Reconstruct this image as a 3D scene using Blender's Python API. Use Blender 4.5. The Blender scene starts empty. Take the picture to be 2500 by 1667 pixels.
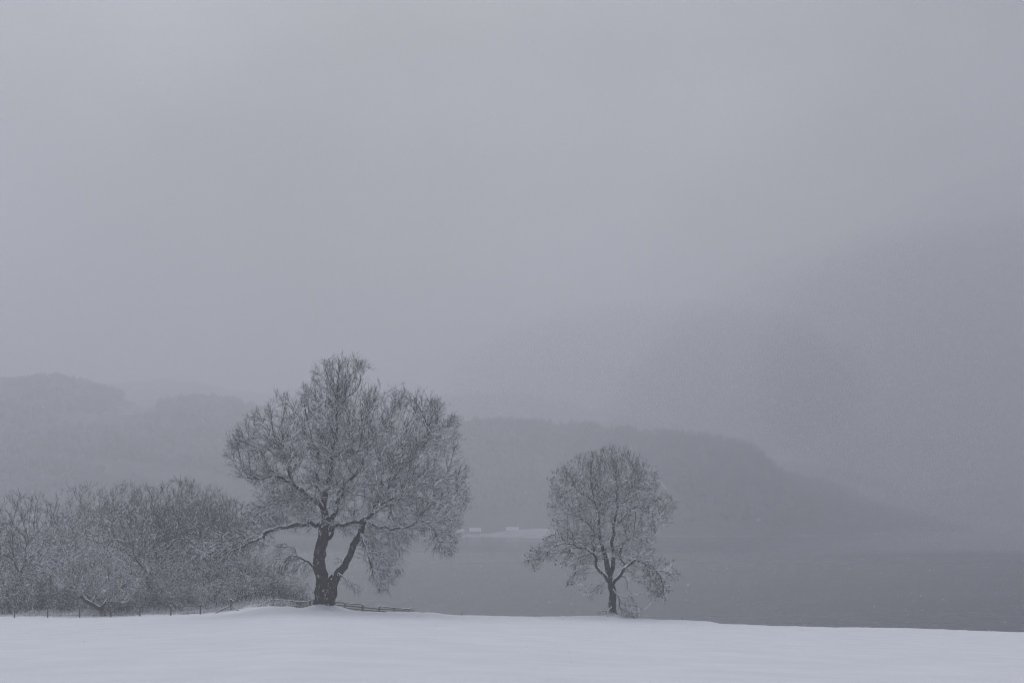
import bpy, math, random
import numpy as np
from mathutils import Vector, noise as mnoise

rng = np.random.default_rng(11)
random.seed(11)
S = bpy.context.scene
COL = S.collection

# ------------------------------------------------------------------ camera
F_PX = 3472.0          # focal length in pixels of the 2500 px wide photograph (50 mm)
HZ = 1275.0            # row of the horizon
EYE = 12.0             # metres above the lake
cam_d = bpy.data.cameras.new('camera')
cam_d.sensor_width = 36.0
cam_d.lens = 50.0
cam_d.shift_y = (HZ - 833.5) / 2500.0
cam_d.clip_start = 0.1
cam_d.clip_end = 60000.0
cam = bpy.data.objects.new('camera', cam_d)
cam.location = (0, 0, EYE)
cam.rotation_euler = (math.radians(90), 0, 0)
COL.objects.link(cam)
S.camera = cam

# ------------------------------------------------------------------ world: overcast snow sky
SUN_EL, SUN_AZ = 40.0, -6.0          # degrees; azimuth from +Y (view direction), negative = left
W = bpy.data.worlds.new('World')
S.world = W
W.use_nodes = True
nt = W.node_tree
nt.nodes.clear()
N = nt.nodes.new
L = nt.links.new
out = N('ShaderNodeOutputWorld')
bg = N('ShaderNodeBackground')
tc = N('ShaderNodeTexCoord')
sky = N('ShaderNodeTexSky')
sky.sky_type = 'NISHITA'
sky.sun_disc = False
sky.sun_elevation = math.radians(SUN_EL)
sky.sun_rotation = math.radians(SUN_AZ)
sky.air_density = 1.0
sky.dust_density = 6.0
# cloud deck: soft large noise over the whole sky, heavier snow cloud towards the right
mp = N('ShaderNodeMapping')
mp.inputs['Location'].default_value = (3.1, 0.35, 1.2)
mp.inputs['Scale'].default_value = (1.0, 1.0, 1.7)
nz = N('ShaderNodeTexNoise')
nz.inputs['Scale'].default_value = 3.2
nz.inputs['Detail'].default_value = 4.0
nz.inputs['Roughness'].default_value = 0.45
L(tc.outputs['Generated'], mp.inputs['Vector'])
L(mp.outputs['Vector'], nz.inputs['Vector'])
mr = N('ShaderNodeMapRange')
mr.interpolation_type = 'SMOOTHSTEP'
mr.inputs['From Min'].default_value = 0.25
mr.inputs['From Max'].default_value = 0.75
mr.inputs['To Min'].default_value = 0.80
mr.inputs['To Max'].default_value = 1.20
L(nz.outputs['Fac'], mr.inputs['Value'])
dot = N('ShaderNodeVectorMath')
dot.operation = 'DOT_PRODUCT'
dot.inputs[1].default_value = (0.95, 0.0, -0.30)
L(tc.outputs['Generated'], dot.inputs[0])
mg = N('ShaderNodeMapRange')
mg.interpolation_type = 'SMOOTHSTEP'
mg.inputs['From Min'].default_value = -0.06
mg.inputs['From Max'].default_value = 0.36
mg.inputs['To Min'].default_value = 1.0
mg.inputs['To Max'].default_value = 0.64
L(dot.outputs['Value'], mg.inputs['Value'])
mul = N('ShaderNodeMath')
mul.operation = 'MULTIPLY'
L(mr.outputs['Result'], mul.inputs[0])
L(mg.outputs['Result'], mul.inputs[1])
vs = N('ShaderNodeVectorMath')
vs.operation = 'SCALE'
vs.inputs[0].default_value = (4.10, 4.32, 4.90)   # cloud colour, before the background strength of 0.1
# overcast: the zenith is brighter than the horizon
sx = N('ShaderNodeSeparateXYZ')
L(tc.outputs['Generated'], sx.inputs['Vector'])
mz = N('ShaderNodeMapRange')
mz.inputs['From Min'].default_value = 0.0
mz.inputs['From Max'].default_value = 1.0
mz.inputs['To Min'].default_value = 0.86
mz.inputs['To Max'].default_value = 1.70
pw = N('ShaderNodeMath')
pw.operation = 'POWER'
pw.use_clamp = True
pw.inputs[1].default_value = 2.0
L(sx.outputs['Z'], pw.inputs[0])
L(pw.outputs[0], mz.inputs['Value'])
mul2 = N('ShaderNodeMath')
mul2.operation = 'MULTIPLY'
L(mul.outputs[0], mul2.inputs[0])
L(mz.outputs['Result'], mul2.inputs[1])
L(mul2.outputs[0], vs.inputs['Scale'])
mix = N('ShaderNodeMix')
mix.data_type = 'RGBA'
mix.inputs['Factor'].default_value = 0.95
L(sky.outputs['Color'], mix.inputs['A'])
L(vs.outputs['Vector'], mix.inputs['B'])
L(mix.outputs['Result'], bg.inputs['Color'])
bg.inputs['Strength'].default_value = 0.10
L(bg.outputs['Background'], out.inputs['Surface'])

# ------------------------------------------------------------------ sun behind the cloud
sd = bpy.data.lights.new('sun', 'SUN')
sd.energy = 0.7
sd.angle = math.radians(50)
sd.color = (1.0, 0.985, 0.97)
sun = bpy.data.objects.new('sun', sd)
az, el = math.radians(SUN_AZ), math.radians(SUN_EL)
to_sun = Vector((math.sin(az) * math.cos(el), math.cos(az) * math.cos(el), math.sin(el)))
sun.rotation_euler = (-to_sun).to_track_quat('-Z', 'Y').to_euler()
sun.location = (-100, -50, 400)
COL.objects.link(sun)

# ------------------------------------------------------------------ exposure and render settings
S.view_settings.view_transform = 'Standard'
S.view_settings.look = 'None'
S.view_settings.exposure = 0.0
S.view_settings.gamma = 1.0
S.view_settings.use_curve_mapping = False
cy = S.cycles
cy.max_bounces = 8
cy.diffuse_bounces = 4
cy.glossy_bounces = 2
cy.transmission_bounces = 1
cy.volume_bounces = 3
cy.transparent_max_bounces = 4
cy.use_denoising = True
cy.use_adaptive_sampling = False
cy.pixel_filter_type = 'BLACKMAN_HARRIS'
cy.filter_width = 1.15
try:
    cy.denoiser = 'OPENIMAGEDENOISE'
    cy.denoising_input_passes = 'RGB_ALBEDO_NORMAL'
    cy.denoising_prefilter = 'FAST'
except Exception:
    pass

HAZE_DENSITY = 0.00116
HAZE_ANISO = 0.35
HAZE_COLOR = (0.94, 0.95, 0.985)

# ------------------------------------------------------------------ helpers
def at(px, py, d):
    """world point seen at photograph pixel (px, py) when it stands d metres away"""
    return Vector(((px - 1250.0) / F_PX * d, d, EYE + (HZ - py) / F_PX * d))

def mat(name):
    m = bpy.data.materials.new(name)
    m.use_nodes = True
    t = m.node_tree
    return m, t, t.nodes['Principled BSDF']

def ramp2(t, c0, c1, p0=0.35, p1=0.65):
    r = t.nodes.new('ShaderNodeValToRGB')
    r.color_ramp.elements[0].position = p0
    r.color_ramp.elements[1].position = p1
    r.color_ramp.elements[0].color = (*c0, 1)
    r.color_ramp.elements[1].color = (*c1, 1)
    return r

def noise_node(t, scale, detail=4.0, coord='Object', stretch=None, rough=0.55):
    c = t.nodes.new('ShaderNodeTexCoord')
    n = t.nodes.new('ShaderNodeTexNoise')
    n.inputs['Scale'].default_value = scale
    n.inputs['Detail'].default_value = detail
    n.inputs['Roughness'].default_value = rough
    if stretch:
        m = t.nodes.new('ShaderNodeMapping')
        m.inputs['Scale'].default_value = stretch
        t.links.new(c.outputs[coord], m.inputs['Vector'])
        t.links.new(m.outputs['Vector'], n.inputs['Vector'])
    else:
        t.links.new(c.outputs[coord], n.inputs['Vector'])
    return n

def bump(t, b, src, strength, dist):
    k = t.nodes.new('ShaderNodeBump')
    k.inputs['Strength'].default_value = strength
    k.inputs['Distance'].default_value = dist
    t.links.new(src, k.inputs['Height'])
    t.links.new(k.outputs['Normal'], b.inputs['Normal'])

# snow
M_SNOW, t, b = mat('snow')
n = noise_node(t, 0.35, 5)
r = ramp2(t, (0.79, 0.81, 0.845), (0.86, 0.875, 0.90))
t.links.new(n.outputs['Fac'], r.inputs['Fac'])
t.links.new(r.outputs['Color'], b.inputs['Base Color'])
b.inputs['Roughness'].default_value = 0.9
b.inputs['Specular IOR Level'].default_value = 0.15
n2 = noise_node(t, 1.3, 6)
bump(t, b, n2.outputs['Fac'], 0.22, 0.10)

M_CAP, t, b = mat('snow_on_wood')
b.inputs['Base Color'].default_value = (0.90, 0.91, 0.93, 1)
b.inputs['Roughness'].default_value = 0.9
b.inputs['Specular IOR Level'].default_value = 0.1

def bark_material(name, c0, c1, snow_amount=0.0, scale=5.0):
    m, t, b = mat(name)
    n = noise_node(t, scale, 6, stretch=(1, 1, 0.22))
    r = ramp2(t, c0, c1, 0.3, 0.7)
    t.links.new(n.outputs['Fac'], r.inputs['Fac'])
    src = r.outputs['Color']
    if snow_amount > 0:       # wind-blown snow stuck in the fissures
        s = noise_node(t, 2.6, 9, rough=0.78, stretch=(1, 1, 0.55))
        e = 0.70 - snow_amount
        rs = ramp2(t, (0, 0, 0), (1, 1, 1), e, e + 0.05)
        t.links.new(s.outputs['Fac'], rs.inputs['Fac'])
        mx = t.nodes.new('ShaderNodeMix')
        mx.data_type = 'RGBA'
        t.links.new(rs.outputs['Color'], mx.inputs['Factor'])
        t.links.new(src, mx.inputs['A'])
        mx.inputs['B'].default_value = (0.72, 0.74, 0.78, 1)
        src = mx.outputs['Result']
    t.links.new(src, b.inputs['Base Color'])
    b.inputs['Roughness'].default_value = 0.95
    b.inputs['Specular IOR Level'].default_value = 0.15
    bump(t, b, n.outputs['Fac'], 0.9, 0.06)
    return m

M_TRUNK = bark_material('bark_rough', (0.011, 0.0105, 0.010), (0.042, 0.039, 0.037), 0.125)
M_LIMB = bark_material('bark_limb', (0.010, 0.009, 0.008), (0.036, 0.031, 0.027), 0.12)
M_TWIG, t, b = mat('twig_bark')
b.inputs['Base Color'].default_value = (0.028, 0.024, 0.020, 1)
b.inputs['Roughness'].default_value = 0.95
b.inputs['Specular IOR Level'].default_value = 0.1
M_TWIG2, t, b = mat('twig_bark_brown')
b.inputs['Base Color'].default_value = (0.062, 0.048, 0.037, 1)
b.inputs['Roughness'].default_value = 0.95
b.inputs['Specular IOR Level'].default_value = 0.1
M_SEED, t, b = mat('seed_cluster')
b.inputs['Base Color'].default_value = (0.022, 0.019, 0.017, 1)
b.inputs['Roughness'].default_value = 0.95

def wood_material():
    m, t, b = mat('weathered_wood')
    n = noise_node(t, 6, 5, stretch=(1, 1, 0.3))
    r = ramp2(t, (0.045, 0.038, 0.032), (0.13, 0.11, 0.095), 0.3, 0.7)
    t.links.new(n.outputs['Fac'], r.inputs['Fac'])
    t.links.new(r.outputs['Color'], b.inputs['Base Color'])
    b.inputs['Roughness'].default_value = 0.9
    bump(t, b, n.outputs['Fac'], 0.6, 0.02)
    return m
M_WOOD = wood_material()
M_WIRE, t, b = mat('fence_wire')
b.inputs['Base Color'].default_value = (0.12, 0.12, 0.12, 1)
b.inputs['Metallic'].default_value = 0.6
b.inputs['Roughness'].default_value = 0.6
M_GRASS, t, b = mat('dead_grass')
n = noise_node(t, 0.8, 3)
r = ramp2(t, (0.09, 0.075, 0.055), (0.22, 0.19, 0.15))
t.links.new(n.outputs['Fac'], r.inputs['Fac'])
t.links.new(r.outputs['Color'], b.inputs['Base Color'])
b.inputs['Roughness'].default_value = 1.0

def mk_mesh(name, V, Fc, smooth=True):
    """fast mesh from arrays; Fc is a list of (n, k) index arrays"""
    if not isinstance(Fc, (list, tuple)):
        Fc = [Fc]
    Fc = [f for f in Fc if len(f)]
    me = bpy.data.meshes.new(name)
    V = np.ascontiguousarray(V, dtype=np.float32)
    me.vertices.add(len(V))
    me.vertices.foreach_set('co', V.ravel())
    loops = np.concatenate([np.asarray(f, dtype=np.int32).ravel() for f in Fc])
    tot = np.concatenate([np.full(len(f), f.shape[1], dtype=np.int32) for f in Fc])
    start = np.concatenate([[0], np.cumsum(tot)[:-1]]).astype(np.int32)
    me.loops.add(len(loops))
    me.loops.foreach_set('vertex_index', loops)
    me.polygons.add(len(tot))
    me.polygons.foreach_set('loop_start', start)
    me.polygons.foreach_set('use_smooth', np.full(len(tot), smooth, dtype=bool))
    me.update(calc_edges=True)
    return me

def obj(name, me, m, parent=None, loc=None):
    o = bpy.data.objects.new(name, me)
    COL.objects.link(o)
    if m is not None and me is not None and not me.materials:
        me.materials.append(m)
    if parent is not None:
        o.parent = parent
    if loc is not None:
        o.location = loc
    return o

def tag(o, label=None, cat=None, group=None, kind=None):
    if label: o['label'] = label
    if cat: o['category'] = cat
    if group: o['group'] = group
    if kind: o['kind'] = kind
    return o

def thing(name, label, cat, loc, group=None, rotz=0.0, scale=1.0):
    o = bpy.data.objects.new(name, None)
    COL.objects.link(o)
    o.empty_display_size = 0.5
    o.location = loc
    o.rotation_euler = (0, 0, rotz)
    o.scale = (scale,) * 3 if np.isscalar(scale) else scale
    return tag(o, label, cat, group)

def unit(a):
    return a / np.maximum(np.linalg.norm(a, axis=-1, keepdims=True), 1e-9)

def rings(P, T, R, k, ph=0.0):
    """ring of k vertices round each point; same frame for the same tangent"""
    ref = np.zeros_like(T)
    ref[:, 1] = 1.0
    par = np.abs(T[:, 1]) > 0.92
    ref[par] = (1, 0, 0)
    A = unit(np.cross(T, ref))
    B = np.cross(T, A)
    an = np.arange(k) * 2 * np.pi / k + ph
    R = np.asarray(R)
    if R.ndim == 1:
        R = R[:, None] * np.ones((1, k))
    return P[:, None, :] + R[:, :, None] * (np.cos(an)[None, :, None] * A[:, None, :] + np.sin(an)[None, :, None] * B[:, None, :])

def prisms(P0, P1, R0, R1, T0, T1, k):
    n_ = len(P0)
    if n_ == 0:
        return np.zeros((0, 3)), np.zeros((0, 4), int)
    a = rings(P0, T0, R0, k)
    c = rings(P1, T1, R1, k)
    V = np.concatenate([a, c], 1).reshape(-1, 3)
    base = (np.arange(n_) * 2 * k)[:, None]
    j = np.arange(k)
    j2 = (j + 1) % k
    Fq = np.stack([base + j, base + j2, base + k + j2, base + k + j], -1).reshape(-1, 4)
    return V, Fq

def tris3(P0, P1, R0, T):
    """cheap tapering twig: a three-sided spike, three triangles"""
    n_ = len(P0)
    if n_ == 0:
        return np.zeros((0, 3)), np.zeros((0, 3), int)
    a = rings(P0, T, R0, 3)
    V = np.concatenate([a, P1[:, None, :]], 1).reshape(-1, 3)
    b0 = (np.arange(n_) * 4)[:, None]
    j = np.arange(3)
    Ft = np.stack([b0 + j, b0 + (j + 1) % 3, b0 + 3 + 0 * j], -1).reshape(-1, 3)
    return V, Ft

class Bag:
    def __init__(s):
        s.V, s.F, s.n = [], [], 0
    def add(s, V, Fc):
        if len(V):
            s.V.append(V)
            s.F.append(np.asarray(Fc) + s.n)
            s.n += len(V)
    def mesh(s, name, smooth=True):
        by = {}
        for f in s.F:
            by.setdefault(f.shape[1], []).append(f)
        return mk_mesh(name, np.concatenate(s.V), [np.concatenate(v) for v in by.values()], smooth)

def catmull(P, R, step):
    P = np.asarray(P, float)
    R = np.asarray(R, float)
    Q = np.vstack([2 * P[0] - P[1], P, 2 * P[-1] - P[-2]])
    o, ro = [], []
    for i in range(len(P) - 1):
        p0, p1, p2, p3 = Q[i:i + 4]
        m_ = max(2, int(np.ceil(np.linalg.norm(p2 - p1) / step)))
        for s in np.arange(m_) / m_:
            o.append(0.5 * ((2 * p1) + (-p0 + p2) * s + (2 * p0 - 5 * p1 + 4 * p2 - p3) * s * s + (-p0 + 3 * p1 - 3 * p2 + p3) * s ** 3))
            ro.append(R[i] + (R[i + 1] - R[i]) * s)
    o.append(P[-1])
    ro.append(R[-1])
    return np.array(o), np.array(ro)

def tangents(P):
    T = np.gradient(P, axis=0)
    return unit(T)

def tube(P, R, k, rough=0.0, cap=True, seed=0, lobes=0.0):
    """continuous tube with knobbly radius"""
    P = np.asarray(P, float)
    n_ = len(P)
    T = tangents(P)
    RR = np.asarray(R)[:, None] * np.ones((1, k))
    if rough:
        g = np.random.default_rng(seed)
        nz_ = g.normal(0, 1, (n_, k))
        for _ in range(2):
            nz_ = (nz_ + np.roll(nz_, 1, 1) + np.roll(nz_, -1, 1) + np.vstack([nz_[:1], nz_[:-1]]) + np.vstack([nz_[1:], nz_[-1:]])) / 5 * 1.5
        RR = RR * (1 + rough * nz_)
    if lobes:
        an = np.arange(k) * 2 * np.pi / k
        RR = RR * (1 + lobes * np.cos(an * 4 + seed)[None, :] * np.linspace(1, 0.2, n_)[:, None])
    V = rings(P, T, RR, k).reshape(-1, 3)
    i = np.arange(n_ - 1)[:, None] * k
    j = np.arange(k)
    j2 = (j + 1) % k
    Fq = np.stack([i + j, i + j2, i + k + j2, i + k + j], -1).reshape(-1, 4)
    return V, Fq

# ------------------------------------------------------------------ tree growth
def grow(P, par, A, d_inf, d_kill, step, trop=(0, 0, 0.05), jit=0.12, iters=120, g=rng, stiff=0.35, outb=0.0):
    P = [np.asarray(p, float) for p in P]
    par = list(par)
    A = np.asarray(A, float)
    pos = np.array(P)
    D = np.linalg.norm(A[:, None, :] - pos[None, :, :], axis=2)
    ni = D.argmin(1)
    nd = D.min(1)
    alive = nd > d_kill
    nch = np.zeros(len(P), int)
    for p in par:
        if p >= 0: nch[p] += 1
    trop = np.array(trop)
    cen0 = A.mean(0) * (1, 1, 0.75)
    for it in range(iters):
        act = alive & (nd < (d_inf if it > 6 else d_inf * 3))
        if not act.any():
            break
        idx = ni[act]
        v = unit(A[act] - pos[idx])
        acc = np.zeros_like(pos)
        np.add.at(acc, idx, v)
        cand = np.unique(idx)
        cand = cand[nch[cand] < 3]
        if len(cand) == 0:
            break
        prev = np.array([pos[c] - pos[par[c]] if par[c] >= 0 else (0, 0, 1) for c in cand])
        outv = unit((pos[cand] - cen0) * (1, 1, 0.8))
        dirs = unit(unit(acc[cand]) + stiff * unit(prev) + outb * outv + trop + g.normal(0, jit, (len(cand), 3)))
        fwd = (dirs * unit(prev)).sum(1) > -0.1
        cand, dirs = cand[fwd], dirs[fwd]
        if len(cand) == 0:
            break
        new = pos[cand] + dirs * step
        k0 = len(pos)
        pos = np.vstack([pos, new])
        par.extend(cand.tolist())
        nch[cand] += 1
        nch = np.concatenate([nch, np.zeros(len(cand), int)])
        al = np.where(alive)[0]
        for s in range(0, len(new), 400):
            dd = np.linalg.norm(A[al][:, None, :] - new[None, s:s + 400, :], axis=2)
            mi = dd.argmin(1)
            md = dd.min(1)
            u = md < nd[al]
            nd[al[u]] = md[u]
            ni[al[u]] = k0 + s + mi[u]
        alive &= nd > d_kill
    return pos, np.array(par)

def grow2(P, par, A, g, coarse=(7.0, 1.0, 0.5, 420), fine=(3.0, 0.42, 0.34), trop=(0, 0, 0.04), jit=0.2, twist=0.0):
    """secondary boughs first, then the branchlets that fill the space between them"""
    sel = g.permutation(len(A))[:coarse[3]]
    pos, pr = grow(P, par, A[sel], coarse[0], coarse[1], coarse[2], trop, jit, 60, g, 0.7, 0.25)
    # crooked boughs
    n0 = len(P)
    pos[n0:] += g.normal(0, 0.10 * coarse[2], (len(pos) - n0, 3))
    return grow(list(pos), list(pr), A, fine[0], fine[1], fine[2], trop, jit * 0.5, 110, g, 0.75, 0.35)

def cut_limb(pts, rad, frac):
    """keep the inner part of a limb; the growth carries on from there"""
    k = max(3, int(round(len(pts) * frac)))
    pts, rad = list(pts[:k]), list(rad[:k])
    return pts, [r_ * (1 - 0.35 * (i / (len(rad) - 1)) ** 2) for i, r_ in enumerate(rad)]

def crook(pts, g, amp):
    o = [np.array(pts[0], float)]
    for i in range(1, len(pts)):
        a, c = np.array(pts[i - 1], float), np.array(pts[i], float)
        o.append((a + c) / 2 + g.normal(0, amp, 3) * np.linalg.norm(c - a))
        o.append(c)
    return o

def radii(pos, par, r0, e, rmin=None):
    n_ = len(pos)
    acc = np.zeros(n_)
    r = np.zeros(n_)
    for i in range(n_ - 1, -1, -1):
        if acc[i] == 0: acc[i] = r0 ** e
        r[i] = acc[i] ** (1 / e)
        if par[i] >= 0: acc[par[i]] += acc[i]
    if rmin is not None:
        m_ = len(rmin)
        r[:m_] = np.maximum(rmin, 0.012)
        # nothing thicker than its parent
    for i in range(n_):
        p = par[i]
        if p >= 0 and r[i] > 0.85 * r[p] and (rmin is None or i >= len(rmin)):
            r[i] = 0.85 * r[p] if r[p] > 0.05 else min(r[i], r[p])
    return r

def twigs(start, d0, L0, g, segs=3, r0=0.011, up=0.12, wob=0.25):
    """vectorised shoots; returns list of (P0, P1, r, T)"""
    o = []
    p = start.copy()
    d = unit(d0)
    for s in range(segs):
        d = unit(d + g.normal(0, wob, d.shape) + np.array([0, 0, 1.0]) * (up if np.isscalar(up) else up[:, None]))
        q = p + d * (L0 / segs)[:, None]
        o.append((p, q, np.full(len(p), r0 * (1 - 0.28 * s)), d))
        p = q
    return o

def cap_prisms(bag, P0, P1, R0, R1, lift, grow_r, g, keep, k=3, hmin=0.25, add=0.0):
    """snow lying along the top of branch pieces"""
    T = unit(P1 - P0)
    h = np.sqrt(np.maximum(0, 1 - T[:, 2] ** 2))
    sel = (g.random(len(P0)) < keep * np.clip((h - hmin) / 0.5, 0, 1))
    if not sel.any():
        return
    P0, P1, R0, R1, T = P0[sel], P1[sel], R0[sel], R1[sel], T[sel]
    upv = np.array([0, 0, 1.0]) - T * T[:, 2:3]
    upv = unit(upv)
    o0 = P0 + upv * (R0 * lift)[:, None]
    o1 = P1 + upv * (R1 * lift)[:, None]
    a_ = add * g.uniform(0.5, 1.3, len(P0))
    V, Fq = prisms(o0, o1, R0 * grow_r + a_, R1 * grow_r + a_, T, T, k)
    bag.add(V, Fq)

def poly_inside(poly, X, Y):
    ins = np.zeros(len(X), bool)
    n_ = len(poly)
    for i in range(n_):
        x0, y0 = poly[i]
        x1, y1 = poly[(i + 1) % n_]
        c = ((y0 > Y) != (y1 > Y)) & (X < (x1 - x0) * (Y - y0) / (y1 - y0 + 1e-12) + x0)
        ins ^= c
    return ins

def poly_dist(poly, X, Y):
    best = np.full(len(X), 1e9)
    P = np.stack([X, Y], 1)
    n_ = len(poly)
    for i in range(n_):
        a = np.array(poly[i], float)
        c = np.array(poly[(i + 1) % n_], float)
        ab = c - a
        tt = np.clip(((P - a) @ ab) / (ab @ ab + 1e-12), 0, 1)
        best = np.minimum(best, np.linalg.norm(P - (a + tt[:, None] * ab), axis=1))
    return best

def envelope_points(poly, n_, depth_max, g, shell=0.35, flat=0.85, y0=0.0, clump=0.0, cscale=0.35):
    """points through the volume whose outline is poly (x, z in metres)"""
    poly = [tuple(p) for p in poly]
    px_ = np.array(poly)
    lo, hi = px_.min(0), px_.max(0)
    res = []
    got = 0
    while got < n_:
        X = g.uniform(lo[0], hi[0], n_ * 3)
        Z = g.uniform(lo[1], hi[1], n_ * 3)
        ins = poly_inside(poly, X, Z)
        X, Z = X[ins], Z[ins]
        e = np.minimum(poly_dist(poly, X, Z), depth_max)
        hd = np.sqrt(np.maximum(0, depth_max ** 2 - (depth_max - e) ** 2)) * flat
        keep = g.random(len(X)) < (hd / (depth_max * flat)) * 0.8 + 0.2
        X, Z, hd = X[keep], Z[keep], hd[keep]
        u = g.uniform(-1, 1, len(X))
        u = np.sign(u) * np.abs(u) ** (1 - shell)
        Yv = y0 + u * hd
        Q = np.stack([X, Yv, Z], 1)
        if clump:
            nv = np.array([mnoise.noise(Vector(q * cscale)) for q in Q])
            Q = Q[(nv + 0.15 > clump * g.uniform(-0.5, 0.6, len(Q)))]
        res.append(Q)
        got += len(Q)
    return np.concatenate(res)[:n_]

def lateral(st, dirp, Ln, g, segs, r0, r1, up, wob):
    """side shoots with steady taper and a slight upward sweep"""
    o = []
    p, d = st.copy(), unit(dirp)
    for k in range(segs):
        d = unit(d + g.normal(0, wob, d.shape) + np.array([0, 0, 1.0]) * up[:, None])
        q = p + d * (Ln / segs)[:, None]
        f0, f1 = k / segs, (k + 1) / segs
        o.append((p, q, r0 + (r1 - r0) * f0, r0 + (r1 - r0) * f1, d))
        p = q
    return o

def side_dir(d, g, ang, outw, ow):
    """direction leaving d at about ang radians, turned towards outw"""
    rnd = g.normal(0, 1, d.shape) + outw * ow
    perp = unit(rnd - d * (rnd * d).sum(1, keepdims=True))
    a = ang[:, None]
    return unit(d * np.cos(a) + perp * np.sin(a))

def finish_tree(root, pos, par, r, nskel, g, mats, n1=2.0, L1=(0.9, 2.2), n2=5, L2=(0.35, 0.95), n3=2, snow_keep=0.9, twig_snow=0.5,
                up0=0.05, droop=None, limb_r=0.05, twig_r=0.0095, cap_scale=1.5, inside=None, r1=0.021):
    """meshes for everything beyond the hand-laid limbs: crown and the snow lying on it"""
    seg = np.where((par >= 0) & (np.arange(len(pos)) >= nskel))[0]
    P1, P0 = pos[seg], pos[par[seg]]
    T = unit(P1 - P0)
    R1 = r[seg]
    R0 = np.minimum(r[par[seg]], R1 * 1.35)
    nt_ = np.zeros_like(pos)
    nt_[seg] = T
    main = {}
    for i in seg:
        p = par[i]
        if p not in main or r[i] > r[main[p]]:
            main[p] = i
    for p, c in main.items():
        nt_[p] = nt_[p] + unit(pos[c] - pos[p])
    nt_ = unit(nt_)
    ismain = np.array([main.get(par[i]) == i for i in seg])
    T1 = nt_[seg]
    T0 = np.where((ismain & (par[seg] >= nskel))[:, None], nt_[par[seg]], T)
    crown, snow = Bag(), Bag()
    for lo, hi, k in ((limb_r, 9, 7), (0, limb_r, 5)):
        s = (R1 >= lo) & (R1 < hi)
        V, Fq = prisms(P0[s], P1[s], R0[s], R1[s], T0[s], T1[s], k)
        crown.add(V, Fq)
        cap_prisms(snow, P0[s], P1[s], R0[s], R1[s], 0.8, 0.72, g, snow_keep * 1.1, 5, add=0.013 * cap_scale)
    cen = pos.mean(0) * (1, 1, 0.8)
    upf = (lambda q: np.full(len(q), up0) + (droop(q) if droop is not None else 0.0))
    # first order side branches along the boughs, and a leader at every bough end
    idx = np.where((r < 0.11) | ((r < 0.19) & (g.random(len(r)) < 0.5)))[0]
    idx = idx[par[idx] >= 0]
    rep_ = np.floor(n1 + g.random(len(idx))).astype(int)
    hasch = np.zeros(len(pos), bool)
    hasch[par[par >= 0]] = True
    i1 = np.repeat(idx, rep_)
    fr = g.random(len(i1))
    st = pos[par[i1]] + (pos[i1] - pos[par[i1]]) * fr[:, None]
    dp = unit(pos[i1] - pos[par[i1]])
    ow = unit(st - cen)
    d1 = side_dir(dp, g, g.uniform(0.45, 1.0, len(i1)), ow, 0.9)
    ends = idx[~hasch[idx]]
    st = np.vstack([st, pos[ends]])
    d1 = np.vstack([d1, unit(unit(pos[ends] - pos[par[ends]]) + 0.3 * unit(pos[ends] - cen))])
    Ln = g.uniform(*L1, len(st))
    if inside is not None:      # shorten shoots that would leave the crown
        for _ in range(3):
            bad = ~inside(st + d1 * Ln[:, None] * g.uniform(0.7, 1.0, len(st))[:, None])
            Ln[bad] *= 0.62
        keep = inside(st + d1 * Ln[:, None] * 0.5) | (Ln < 0.45)
        st, d1, Ln = st[keep], d1[keep], Ln[keep]
    lat = lateral(st, d1, Ln, g, 4, np.full(len(st), r1), np.full(len(st), twig_r * 0.8), upf(st), 0.17)
    for (p, q, ra, rb, d) in lat:
        V, Fq = prisms(p, q, ra, rb, d, d, 3)
        crown.add(V, Fq)
        cap_prisms(snow, p, q, ra, rb, 1.0, 0.75, g, snow_keep, 3, add=0.009 * cap_scale)
    # second order: alternate fans of straight twigs
    tips = []
    for m in range(n2):
        f = (m + g.random(len(st))) / n2 * 0.9 + 0.1
        k = np.minimum((f * 4).astype(int), 3)
        A0 = np.stack([l[0] for l in lat])[k, np.arange(len(st))]
        A1 = np.stack([l[1] for l in lat])[k, np.arange(len(st))]
        D = np.stack([l[4] for l in lat])[k, np.arange(len(st))]
        ok = Ln > 0.5
        p0 = (A0 + (A1 - A0) * (f * 4 - k)[:, None])[ok]
        D = D[ok]
        l2 = g.uniform(*L2, len(p0)) * (1.1 - 0.5 * f[ok])
        d2 = side_dir(D, g, g.uniform(0.4, 0.9, len(p0)), unit(p0 - cen), 0.7)
        tw = lateral(p0, d2, l2, g, 2, np.full(len(p0), twig_r), np.full(len(p0), twig_r * 0.5), upf(p0) * 1.2, 0.08)
        (p, q, ra, rb, d) = tw[0]
        V, Fq = prisms(p, q, ra, rb, d, d, 3)
        crown.add(V, Fq)
        cap_prisms(snow, p, q, ra, rb, 1.0, 0.8, g, twig_snow, 3, add=0.005 * cap_scale)
        (p, q, ra, rb, d) = tw[1]
        V, Ft = tris3(p, q, ra, d)
        crown.add(V, Ft)
        cap_prisms(snow, p, p + (q - p) * 0.7, ra, rb, 1.0, 0.8, g, twig_snow * 0.6, 3, add=0.003 * cap_scale)
        tips.append(q)
        for j in range(n3):
            (p, q, ra, rb, d) = tw[j % 2]
            pp = p + (q - p) * g.random((len(p), 1))
            d3 = side_dir(d, g, g.uniform(0.4, 0.8, len(p)), unit(p - cen), 0.4)
            V, Ft = tris3(pp, pp + d3 * (l2 * g.uniform(0.3, 0.6, len(p)))[:, None], np.full(len(p), twig_r * 0.75), d3)
            crown.add(V, Ft)
    obj('crown', crown.mesh('crown'), mats[1], root)
    obj('snow_cover', snow.mesh('snow_cover'), M_CAP, root)
    return np.vstack(tips)

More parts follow.
